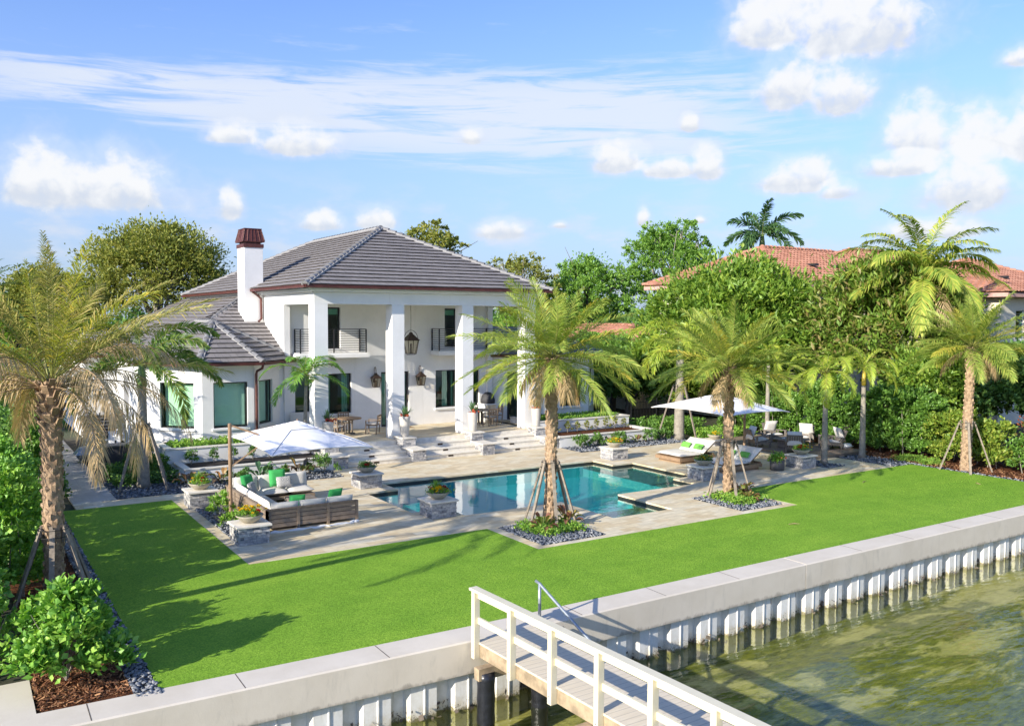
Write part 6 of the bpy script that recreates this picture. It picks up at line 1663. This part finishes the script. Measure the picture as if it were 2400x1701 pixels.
# ---- porch furniture
def b_porch():
    def dining(label, x, y):
        t = thing('dining_table', label, 'table', (x, y, FZ))
        MB().lathe([(.0, .69), (.55, .69), (.56, .70), (.56, .735), (.0, .74)], 32).build('table_top', M['teakwarm'] if x < 18 else M['driftwood'], t)
        b = MB(); b.tube([(0, 0, .05), (0, 0, .69)], .05, 10)
        for i in range(4):
            a = i*math.pi/2+.4; b.bar((0, 0, .06), (math.cos(a)*.36, math.sin(a)*.36, .02), .05, .04); b.bar((0, 0, .60), (math.cos(a)*.34, math.sin(a)*.34, .68), .04, .04)
            b.bar((math.cos(a)*.20, math.sin(a)*.20, .03), (math.cos(a)*.20, math.sin(a)*.20, .68), .05, .05)
        b.build('pedestal', M['driftwood'], t)
    dining('round teak table in the left part of the porch', 15.05, 36.9); dining('round grey wooden table in the right part of the porch', 21.95, 37.0)
    def chair(label, x, y, rz, first):
        if first is None:
            c = thing('dining_chair', label, 'chair', (x, y, FZ), rz, 'wooden chairs round the porch tables')
            for (px, py) in ((-.24, .24), (.24, .24), (-.24, -.24), (.24, -.24)):
                MB().bar((px, py, 0), (px*1.0, py-(.08 if py < 0 else 0), .86 if py < 0 else .62), .045, .045).build('leg', M['teak'], c)
            b = MB(); b.box(-.26, .26, -.24, .26, .40, .44); b.build('seat', M['teak'], c)
            b = MB(); b.pillow((0, .01, .465), .48, .48, .07, None, 6); b.build('seat_pad', M['cushion'], c, smooth=True)
            b = MB()
            b.bar((-.25, -.315, .84), (.25, -.315, .84), .03, .08); b.bar((-.25, -.285, .58), (.25, -.285, .58), .03, .05); b.bar((-.25, -.30, .71), (.25, -.30, .71), .025, .04)
            for i in range(3): b.bar((-.12+i*.12, -.285, .58), (-.12+i*.12, -.312, .84), .025, .025)
            b.build('backrest', M['teak'], c)
            b = MB()
            for s in (-1, 1): b.bar((s*.25, .26, .63), (s*.25, -.28, .63), .05, .03)
            b.build('armrest', M['teak'], c)
            return c
        return dup(first, (x, y, FZ), rz, label)
    c0 = chair('wooden chair with cream pad at the right of the left porch table', 15.95, 36.35, R(50), None)
    chair('wooden chair at the left of the left porch table', 14.2, 36.3, R(-55), c0)
    chair('wooden chair behind the left porch table against the window', 15.25, 37.85, R(175), c0)
    chair('wooden chair with its back to the steps at the right porch table', 22.05, 36.1, R(5), c0)
    chair('wooden chair at the right side of the right porch table', 22.85, 36.9, R(85), c0)
    chair('wooden chair behind the third column at the left of the right porch table', 21.05, 36.8, R(-80), c0)
    t = thing('garden_bench', 'cream cushioned bench against the wall left of the porch', 'bench', (13.25, 37.75, FZ))
    MB().pillow((0, 0, .42), 1.1, .6, .16, None, 8).build('seat_cushion', M['cushion'], t, smooth=True)
    MB().pillow((0, .30, .74), 1.1, .5, .16, Matrix.Rotation(R(78), 3, 'X'), 8).build('back_cushion', M['cushion'], t, smooth=True)
    b = MB(); b.box(-.58, .58, -.3, .36, .24, .33)
    for sx in (-.55, .55): b.box(sx-.03, sx+.03, -.3, .36, 0, .58)
    b.build('frame', M['teak'], t)
    for (x, y, lab) in ((18.05, 37.75, 'brown coir doormat in front of the double front door'), (24.6, 37.1, 'brown coir doormat at the side door right of the porch')):
        tag(MB().box(x-.55, x+.55, y-.33, y+.33, FZ+.001, FZ+.018).build('doormat', M['doormat']), lab, 'doormat')
    t = thing('covered_grill', 'domed dark covered grill in a white stand at the right end of the porch', 'grill', (23.05, 37.95, FZ))
    b = MB(); b.box(-.38, -.30, -.3, .3, 0, .85); b.box(.30, .38, -.3, .3, 0, .85); b.box(-.42, .42, -.34, .34, .85, .92); b.build('stand', M['trim'], t)
    MB().lathe([(.36, .92), (.37, 1.1), (.30, 1.32), (.16, 1.46), (0, 1.5)], 20).build('cover', M['cover'], t, smooth=True)
    # lanterns
    def lantern(t, z0, h, w_):
        b = MB(); lo, hi = w_*.34, w_*.5
        for sx in (-1, 1):
            for sy in (-1, 1): b.bar((sx*lo, sy*lo, z0), (sx*hi, sy*hi, z0+h), .022, .022)
        for s, z in ((lo, z0), (hi, z0+h)):
            for (a, c) in (((-s, -s), (s, -s)), ((s, -s), (s, s)), ((s, s), (-s, s)), ((-s, s), (-s, -s))): b.bar((*a, z), (*c, z), .026, .026)
        b.build('cage', M['bronze'], t)
        b = MB(); k = hi*1.22; z = z0+h
        b.lathe([(k*1.41, z), (k*1.30, z+.02), (k*.45, z+h*.42), (k*.30, z+h*.46), (k*.30, z+h*.54), (k*.12, z+h*.60), (0, z+h*.66)], 4, (0, 0, 0), phase=math.pi/4)
        b.build('roof', M['bronze'], t)
        b = MB(); 
        for i in range(4):
            a = [(-1, -1), (1, -1), (1, 1), (-1, 1)][i]; c = [(1, -1), (1, 1), (-1, 1), (-1, -1)][i]
            b.quad((a[0]*lo, a[1]*lo, z0), (c[0]*lo, c[1]*lo, z0), (c[0]*hi, c[1]*hi, z0+h), (a[0]*hi, a[1]*hi, z0+h))
        b.build('panes', M['lampglass'], t)
        b = MB(); b.tube([(0, 0, z0), (0, 0, z0+h*.75)], .035, 8); b.build('burner', M['bronze'], t)
    for (x, lab) in ((16.93, 'bronze wall lantern left of the front door'), (19.32, 'bronze wall lantern right of the front door')):
        t = thing('wall_lantern', lab, 'lantern', (x, WY-.26, 2.72), 0, 'bronze wall lanterns by the front door')
        lantern(t, 0, .42, .36)
        b = MB(); b.tube([(0, 0, .66), (0, 0, .80), (0, .03, .90), (0, .10, .95), (0, .17, .92), (0, .20, .82), (0, .20, .3)], .018, 7); b.box(-.05, .05, .225, .258, .2, .5); b.build('bracket', M['bronze'], t)
    t = thing('hanging_lantern', 'large bronze lantern hanging in a hoop from the porch ceiling', 'lantern', (17.92, 36.4, 4.30), 0)
    lantern(t, .05, .62, .54)
    b = MB(); 
    pts = [(-.20, 0, 0)]+[(-math.cos(math.pi*i/12)*.37, 0, .66+math.sin(math.pi*i/12)*.48) for i in range(13)]+[(.20, 0, 0), (-.20, 0, 0)]
    b.tube(pts, .012, 6); b.bar((-.42, 0, .66), (.42, 0, .66), .015, .015); b.build('hoop', M['bronze'], t)
    b = MB(); b.tube([(0, 0, 1.1), (0, 0, 2.355)], .010, 6); b.build('chain', M['bronze'], t)
b_porch()

# ---- courtyard at the far left
def b_court():
    t = thing('outdoor_kitchen', 'dark outdoor kitchen counter with a pale top among the shrubs in the courtyard', 'counter', (5.45, 37.6, 0))
    b = MB(); b.box(-.8, .8, -.35, .35, 0, .86); b.build('cabinet', M['cover'], t); b = MB(); b.box(-.86, .86, -.40, .40, .86, .91); b.build('counter_top', M['driftwood'], t)
    b = MB(); b.box(.35, .7, -.36, -.352, .3, .75); b.build('door', M['galv'], t)
    t = thing('slatted_screen', 'grey slatted screen panels at the back of the courtyard', 'screen', (6.2, 46.2, 0))
    for k in range(3):
        b = MB()
        for i in range(7): b.box(-.95+k*.72, -.95+k*.72+.66, 0, .03, .1+i*.165, .1+i*.165+.14)
        b.build('slat_panel', M['greypot'], t)
    b = MB()
    for k in range(4): b.box(-1.0+k*.72, -.95+k*.72, -.02, .06, 0, 1.35)
    b.build('post', M['driftwood'], t)
    for i, (x, y, lab) in enumerate(((5.0, 42.2, 'white cushioned chair nearest the path in the courtyard'), (6.0, 43.0, 'white cushioned chair at the back of the courtyard'), (5.8, 41.4, 'white cushioned chair turned sideways in the courtyard'))):
        c = thing('patio_chair', lab, 'chair', (x, y, 0), i*1.3)
        b = MB()
        for sx in (-.28, .28):
            for sy in (-.28, .28): b.bar((sx, sy, 0), (sx, sy, .62 if sy > 0 else .85), .05, .05)
        b.box(-.3, .3, -.3, .3, .28, .33); b.build('frame', M['darkmetal'], c)
        MB().pillow((0, 0, .40), .56, .56, .13, None, 6).build('seat_cushion', M['white_cloth'], c, smooth=True); MB().pillow((0, -.26, .70), .56, .5, .13, Matrix.Rotation(R(100), 3, 'X'), 6).build('back_cushion', M['white_cloth'], c, smooth=True)
    b = MB(); b.pillow((0, 0, .32), 1.5, .8, .62, None, 8); o = b.build('covered_furniture', M['galv'], None, smooth=True); o.location = (4.85, 39.6, .02); tag(o, 'low furniture under a grey blue fabric cover beside the path', 'cover')
    t = thing('metal_fence', 'black metal railing fence in the shade right of the house', 'fence', (31.2, 36.2, 0))
    b = MB()
    for i in range(34): b.box(i*.11, i*.11+.018, 0, .018, .05, 1.5)
    b.build('pickets', M['blackiron'], t); b = MB(); b.box(0, 3.7, -.01, .03, .2, .235); b.box(0, 3.7, -.01, .03, 1.4, 1.435); b.build('rails', M['blackiron'], t)
    for x in (0, 1.85, 3.7): MB().box(x-.03, x+.03, -.03, .03, 0, 1.6).build('post', M['blackiron'], t)
b_court()

for i, (x, y, rz, ln, lab) in enumerate(((28.2, 19.6, .3, .42, 'dry twig lying on the lawn in front of the right pedestal'), (20.6, 16.6, -.5, .34, 'pale dry leaf strip lying on the lawn right of the dock'), (31.5, 17.2, 1.1, .30, 'dry leaf lying on the lawn near the corner palm'))):
    b = MB(); b.tube([(-ln/2, 0, 0), (0, .03, .012), (ln/2, 0, .004)], [.008, .016, .004], 5); o = b.build('fallen_twig', M['rachisdry']); o.location = (x, y, .025); o.rotation_euler = (0, 0, rz); tag(o, lab, 'twig')
# ---- dock
def b_dock():
    t = thing('dock_walkway', 'cream painted wooden dock walkway with railing, running out from the seawall', 'dock', (8.65, 13.6, 0))
    L = Vector((8.65, 13.6, 0)); dv = Vector((.035, -1, 0)).normalized(); sv = Vector((1, .035, 0)).normalized()
    wl, wr, Ln = -.62, .70, 9.2
    P = lambda s, u, z: sv*u+dv*s+Vector((0, 0, z))
    b = MB(); p = [P(-.05, wl, 0.), P(-.05, wr, 0.), P(Ln, wr, 0.), P(Ln, wl, 0.)]; q = [v+Vector((0, 0, .035)) for v in p]
    b.quad(*q[::-1]); b.quad(*p)
    for i in range(4): b.quad(p[i], p[(i+1) % 4], q[(i+1) % 4], q[i])
    b.build('deck_boards', M['decking'], t)
    b = MB()
    for u in (wl+.05, .04, wr-.05): b.bar(P(.0, u, -.13), P(Ln, u, -.13), .07, .24)
    b.build('stringers', M['pinetimber'], t)
    for k in range(8):
        s = .02+k*1.16; b = MB(); b.bar(P(s, wl-.05, -.26), P(s, wl-.05, 1.0), .125, .105, up=tuple(dv)); b.build('rail_post', M['railpaint'], t, bevel=.006)
        b = MB(); b.tube([P(s, wl-.112, -.12), P(s, wl-.12, -.12)], .013, 6); b.build('bolt', M['galv'], t)
    b = MB(); b.bar(P(-.08, wl-.05, 1.025), P(Ln, wl-.05, 1.025), .17, .05); b.build('hand_rail', M['railpaint'], t, bevel=.006)
    b = MB(); b.bar(P(.06, wl-.01, .93), P(Ln, wl-.01, .93), .045, .13); b.build('side_rail', M['railpaint'], t)
    b = MB(); b.bar(P(.06, wl-.01, .45), P(Ln, wl-.01, .45), .045, .115); b.build('side_rail', M['railpaint'], t)
    
    for s in (.42, 3.2): b = MB(); b.bar(P(s, wl-.28, -.38), P(s, wr+.2, -.38), .16, .22); b.build('cross_beam', M['pinetimber'], t)
    for (s, u) in ((.42, wl-.08), (.42, .52), (3.2, wl-.02), (3.2, .55), (6.2, wl), (6.2, .55)):
        b = MB(); 
        pts = [P(s, u, -2.0+i*.125) for i in range(14)]; b.tube(pts, [.165+.006*math.sin(i*2.1+u*7) for i in range(14)], 14); b.build('pile', M['pilewrap'], t, smooth=True)
    t = thing('pipe_handrail', 'galvanised pipe handrail sloping down beside the dock', 'handrail', (9.62, 13.85, .02))
    b = MB(); b.tube([(0, 0, 0), (0, 0, .78)], .032, 10); b.lathe([(.075, 0), (.075, .012), (0, .013)], 12); b.build('post', M['galv'], t, smooth=True)
    b = MB(); b.tube([(-.03, .10, .80), (0, .0, .76), (.10, -.95, .28), (.22, -2.1, -.30), (.30, -2.9, -.72)], .03, 10); b.build('sloping_rail', M['galv'], t, smooth=True)
    b = MB(); b.tube([(.22, -2.1, -.30), (.22, -2.1, -1.9)], .03, 8); b.build('lower_post', M['galv'], t)
    t = thing('floating_gangway', 'narrow dark gangway sloping down from the seawall along the right side of the dock', 'gangway', (9.75, 13.6, 0))
    b = MB(); b.bar((.0, .0, -.10), (.12, -2.8, -1.05), .55, .06); b.build('ramp', M['darkmetal'], t)
b_dock()
